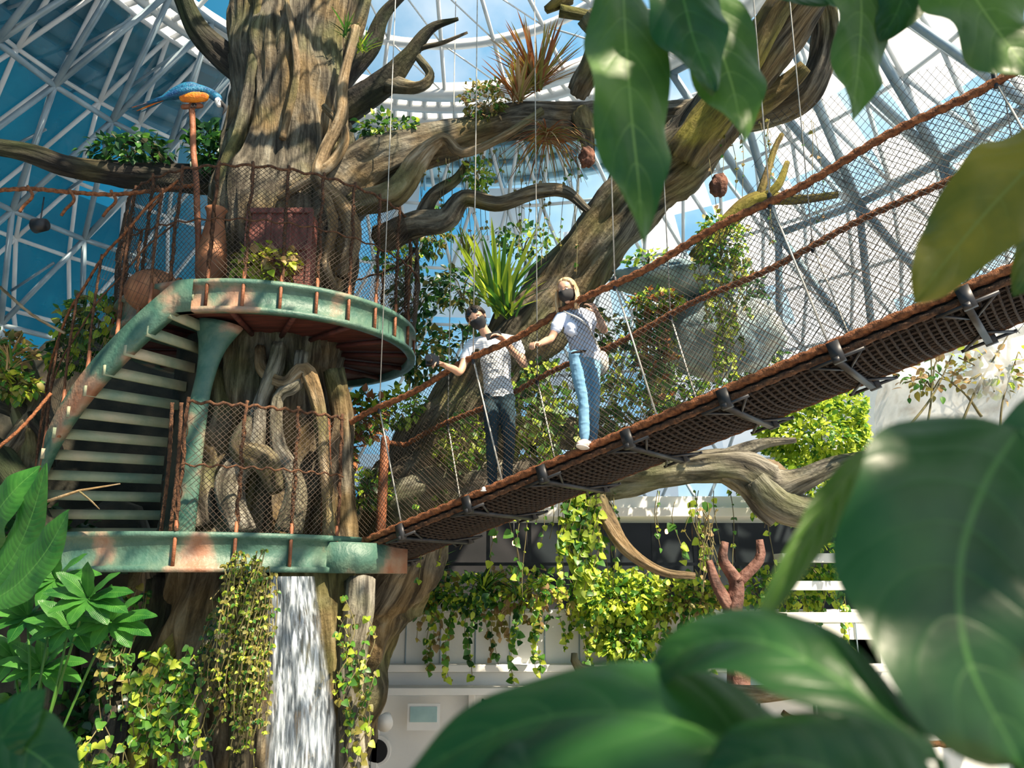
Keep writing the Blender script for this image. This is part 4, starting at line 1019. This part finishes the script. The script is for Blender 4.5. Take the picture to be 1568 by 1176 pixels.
J=dict(head=(1034,686,-.1),neck=(1052,717,-.03),chest=(1070,765,0),pelvis=(1077,838,.02),shL=(1110,731,-.04),shR=(1022,738,.02),elL=(1128,778,-.16),wrL=(1088,728,-.3),elR=(1000,792,-.12),wrR=(968,778,-.35),
 hipL=(1093,852,.0),hipR=(1062,852,.03),knL=(1098,935,-.06),knR=(1064,935,-.08),anL=(1094,1005,.0),anR=(1064,1012,-.02),toL=(1080,1020,-.2),toR=(1045,1025,-.2))
Wm={k:at(v[0],v[1],DM+v[2]) for k,v in J.items()}
dzs=gm[2]+.095-min(Wm['anL'][2],Wm['anR'][2])
for k in Wm: Wm[k]=gm+(Wm[k]+A3(0,0,dzs)-gm)*1.08
for s in'LR': Wm['an'+s][2]=dk(solve_deck(proj(Wm['an'+s])[0],.2),.2)[2]+.095
parm,sd,f,upn=dress('man',Wm,(-.1,-.9,-.42),(-.35,-1),M_shm,M_jd,M_shoe,M_haird,False,
  {'L':((-.75,-.2,.35),(-.2,-.2,-.8),(-.1,-.7,.5),.55),'R':((-.7,-.55,.1),(.1,.0,-1),(.5,-.6,.2),.7)},.03)
mb=MB(); c=Wm['wrL']+A3(-.1,-.03,.035); bx(mb,c,(.15,.012,.075),M_phone,axes=[nrm((.9,.1,.3)),nrm((0,-.9,.4)),nrm((-.3,.4,.9))]); mb.build('phone',parent=parm,smooth=False,bevel=.004)
mb=MB(); c=Wm['wrR']+A3(-.1,-.06,.02); bx(mb,c,(.13,.08,.09),M_phone); tube(mb,[c+A3(-.02,-.03,0),c+A3(-.03,-.13,0)],.035,16,M_phone); bx(mb,c+A3(0,0,.055),(.05,.05,.03),M_phone); mb.build('camera_body',parent=parm,smooth=False,bevel=.006)
mb=MB(); hd=Wm['head']; 
for s in(-1,1): ell(mb,hd+f*.075+upn*.085+sd*s*.033,(sd,nrm(f+upn*.8),nrm(upn-f*.8)),(.028,.006,.022),M_phone)
tube(mb,[hd+f*.085+upn*.088-sd*.02,hd+f*.085+upn*.088+sd*.02],.004,6,M_phone)
for s in(-1,1): tube(mb,[hd+f*.07+upn*.085+sd*s*.06,hd-f*.02+upn*.03+sd*s*.098],.004,6,M_phone)
mb.build('sunglasses',parent=parm)
# ------------------------------------------------------------ macaw on wooden perch
M_mb=pmat('feather_blue',[(.004,.05,.16),(.008,.16,.28)],scale=14,rough=.5,bump=.5,bscale=50)
M_mo=pmat('feather_orange',[(.7,.14,.01),(.85,.3,.02)],scale=14,rough=.6,bump=.4,bscale=50)
M_mw=pmat('face_white',[(.75,.72,.68)],rough=.6)
mac=empty('blue_and_gold_macaw'); DMc=8.0
q=lambda px,py,dy=0: at(416+(px-416)*1.12,226+(py-226)*1.25,DMc+dy)
pr=[([q(362,214),q(386,206),q(410,200),q(430,201)],[.035,.07,.084,.062],M_mb,1,None),
    ([q(398,215,-.03),q(418,214,-.05),q(438,213,-.05)],[.042,.058,.05],M_mo,1,None),
    ([q(432,201),q(449,206),q(464,215,-.02)],[.058,.052,.052],M_mb,1,None),
    ([q(465,220,-.045),q(467,226,-.045)],[.038,.032],M_mw,1,None),
    ([q(471,223,-.04),q(479,232,-.04),q(474,243,-.04)],[.028,.021,.007],M_blk,1,None)]
for s_ in(-1,1): pr.append(([q(428,200,s_*.06),q(398,203,s_*.08),q(360,214,s_*.06),q(328,222,s_*.03)],[.034,.042,.026,.009],M_mb,1,None))
for s_ in(-1,1): pr.append(([q(415,216,s_*.03),q(416,222,s_*.03)],[.022,.014],M_mo,1,None))
remeshed('body',pr,.006,mac)
mb=MB()
for k in range(7):
    a=q(370,213,(k-3)*.01); b=q(290+abs(k-3)*9,227+k*2.0,(k-3)*.025)
    tube(mb,[a,(a+b)/2+A3(0,0,-.005),b],[.02,.017,.005],8,[M_mb,M_mo][k in(2,5)],flat=.35,ref=(0,0,1))
for s in(-1,1):
    for t in range(4): tube(mb,[q(416,222,s*.03),q(414+t*3,226,s*.03-.02+.02*(t%2)),q(413+t*3,231,s*.03-.03)],.006,6,M_blk)
ell(mb,q(466,219,-.085),(A3(1,0,0),A3(0,1,0),A3(0,0,1)),(.006,.005,.006),M_iris)
mb.build('tail_and_feet',parent=mac)
pp=MB(); tube(pp,catmull([q(414,226),at(418,320,8),at(425,420,8),at(428,520,8),at(430,640,8)],.05),.033,12,M_post,mod=lambda th,s:1+.1*np.sin(s*9+th)); 
tube(pp,[q(398,230),q(432,228)],.028,10,M_post,round_=True); pp.build('bird_perch_post')
rp=MB(); rope(rp,[at(-60,415,7.9),at(60,408,7.9),at(150,415,7.9),at(240,420,7.95),at(330,412,8),at(420,400,8)],.022,M_rope)
for px,py in((60,410),(150,418),(240,420),(340,410)):
    tube(rp,catmull([at(px,py-8,7.88),at(px+10,py+14,7.85),at(px-8,py+34,7.88),at(px-18,py+48,7.88)],.02),.016,8,M_rope)
rope(rp,[at(-60,1010,7.5),at(40,930,7.6),at(110,850,7.8)],.016,M_rope)
rope(rp,[at(0,620,7.8),at(70,680,7.8),at(140,720,7.9)],.014,M_vine)
tube(rp,[at(95,1085,7.2),at(170,1060,7.3),at(260,1045,7.4)],[.014,.012,.006],6,M_vine); tube(rp,[at(170,1060,7.3),at(200,1085,7.3),at(215,1100,7.3)],[.01,.008,.004],6,M_vine)
rp.build('climbing_rope')
ln=MB(); c=at(86,488,7.9); tube(ln,[c+A3(-.05,0,0),c+A3(.08,-.03,0)],[.08,.065],16,M_steel); beam(ln,c+A3(0,0,.05),c+A3(0,0,.33),.008,M_steel); ln.build('spotlight')
M_pod=pmat('seed_pod',[(.06,.02,.012),(.2,.075,.04)],scale=9,rough=.75,bump=.8,bscale=30)
for px,py,r in((1268,340,17),(1552,400,19),(1640,180,9)):
    rock('hanging_seed_pod',px,py,8.6,r,r*1.3,M_pod,R.random()*9,amp=.25)
wp=MB(); M_palm=pmat('palm_trunk',[(.06,.03,.02),(.25,.14,.08),(.4,.28,.2)],scale=5,rough=.8,bump=1,bscale=12,stretch=(1,1,3))
a=at(1545,1480,7.5); tube(wp,catmull([A3(a[0],a[1],0),A3(a[0],a[1],2.0),a],.04),.13,24,M_palm,mod=lambda th,s:1+.1*np.abs(np.sin(s*14+2*th)))
wp.build('palm_trunk')
w2=MB(); a=at(1770,1385,7.5); tube(w2,[A3(a[0],a[1],0),A3(a[0],a[1],1.5),a],[.07,.065,.06],14,M_palm); rope(w2,[at(1690,1540,7.4),at(1770,1580,7.4),at(1880,1600,7.4),at(2100,1610,7.4)],.025,M_rope)
branch(w2,[(1500,1500,7.5,50),(1420,1480,7.5,40),(1340,1470,7.5,40),(1250,1440,7.5,20),(1240,1410,7.5,12)],M_vine,seg=12); branch(w2,[(1420,1480,7.5,40),(1600,1500,7.5,36),(1760,1490,7.5,26)],M_vine,seg=12)
w2.build('timber_perch')
rs=MB(); M_drift=pmat('driftwood',[(.04,.018,.013),(.16,.07,.05),(.26,.15,.11)],scale=5,rough=.7,bump=1,bscale=14)
for pts in ([(1580,1330,8.6,40),(1590,1260,8.6,30),(1560,1210,8.6,22),(1565,1170,8.6,16)],[(1590,1260,8.6,26),(1640,1210,8.6,22),(1640,1165,8.6,14)],[(1580,1320,8.6,30),(1545,1260,8.6,24),(1530,1210,8.6,14)],[(1590,1330,8.6,46),(1600,1420,8.5,50),(1600,1600,8.4,60)]):
    branch(rs,pts,M_drift,seg=16)
rs.build('driftwood_branch')
M_scr=pmat('aviary_screen',[(.6,.6,.58),(.9,.9,.88),(.5,.42,.32)],scale=3.0,rough=.25,alpha=.6,detail=8,transl=.6)  # brown ramp stop paints leaf shadows into the pale screen
sc_=MB(); V=[]
for j in range(13):
    for i in range(25):
        px=1900+ i*18; py=690+j*22; D=8.8+.35*math.sin(i*.35)+.2*math.cos(j*.5); V.append(at(px+12*math.sin(j*.5),py,D))
Fa=[(j*25+i,j*25+i+1,(j+1)*25+i+1,(j+1)*25+i) for j in range(12) for i in range(24)]
sc_.add(V,Fa,M_scr)
for (a_,b_,c_,d_) in ((1930,960,2060,760),(1990,980,2010,740),(2060,960,2180,720),(2120,900,2020,800),(2160,980,2200,760)):  # stems and sparse leaves added to stand in for leaf shadows
    P_=catmull([at(a_,b_,8.4),at((a_+c_)/2+R.uniform(-20,20),(b_+d_)/2,8.35),at(c_,d_,8.4)],.05); tube(sc_,P_,np.linspace(.016,.006,len(P_)),6,M_stem)
pblob(sc_,2010,810,8.4,70,60,90,.09,[5,3,1]); pblob(sc_,2130,800,8.4,80,70,110,.09,[5,3,2])
sc_.build('aviary_screen')
bn=MB(); c00,c10,c01,c11=at(1560,720,8.9),at(2300,720,7.6),at(1640,250,8.9),at(2320,60,7.6)
net(bn,lambda u,v:(c00*(1-u)+c10*u)*(1-v)+(c01*(1-u)+c11*u)*v,4.2,2.8,.12,.003,M_steel,nv=8)
bn.build('bird_netting')
# ------------------------------------------------------------ light, world, camera
w=bpy.data.worlds.new('sky'); bpy.context.scene.world=w; w.use_nodes=True; nt=w.node_tree; nt.nodes.clear(); N=nt.nodes; L=nt.links
out=N.new('ShaderNodeOutputWorld'); bg=N.new('ShaderNodeBackground'); tc=N.new('ShaderNodeTexCoord')
sx=N.new('ShaderNodeSeparateXYZ'); L.new(tc.outputs['Generated'],sx.inputs[0])
mr=N.new('ShaderNodeMapRange'); mr.inputs[1].default_value=-.45; mr.inputs[2].default_value=.4; L.new(sx.outputs[0],mr.inputs[0])
r=ramp(nt,[(.01,.16,.28),(.1,.38,.64),(.5,.72,.92)],[0,.5,1]); L.new(mr.outputs[0],r.inputs[0])
nz=N.new('ShaderNodeTexNoise'); nz.inputs['Scale'].default_value=4.5; nz.inputs['Detail'].default_value=7; L.new(tc.outputs['Generated'],nz.inputs[0])
r3=ramp(nt,[(0,0,0),(1,1,1)],[.42,.6]); L.new(nz.outputs[0],r3.inputs[0])
mm=N.new('ShaderNodeMath'); mm.operation='MULTIPLY'; L.new(r3.outputs[0],mm.inputs[0]); L.new(mr.outputs[0],mm.inputs[1])
mx=N.new('ShaderNodeMix'); mx.data_type='RGBA'; L.new(mm.outputs[0],mx.inputs[0]); L.new(r.outputs[0],mx.inputs[6]); mx.inputs[7].default_value=(1.15,1.1,1.05,1)
L.new(mx.outputs[2],bg.inputs[0]); bg.inputs[1].default_value=1.0; L.new(bg.outputs[0],out.inputs[0])
sd_=bpy.data.lights.new('sun','SUN'); sd_.energy=9.0; sd_.angle=.01; sd_.color=(1,.85,.64)
so=bpy.data.objects.new('sun',sd_); bpy.context.scene.collection.objects.link(so)
so.rotation_euler=Vector((.5,-.5,.8)).to_track_quat('Z','Y').to_euler(); so.location=(6,-6,16)
cd=bpy.data.cameras.new('camera'); co=bpy.data.objects.new('camera',cd); bpy.context.scene.collection.objects.link(co)
cd.sensor_width=36; cd.lens=F/2212*36; co.location=(0,0,H); co.rotation_euler=(math.pi/2+PITCH,0,0)
cd.clip_start=.05; cd.dof.use_dof=True; cd.dof.focus_distance=8.2; cd.dof.aperture_fstop=4.0
bpy.context.scene.camera=co
vs=bpy.context.scene.view_settings; vs.view_transform='Standard'; vs.look='None'; vs.exposure=.4
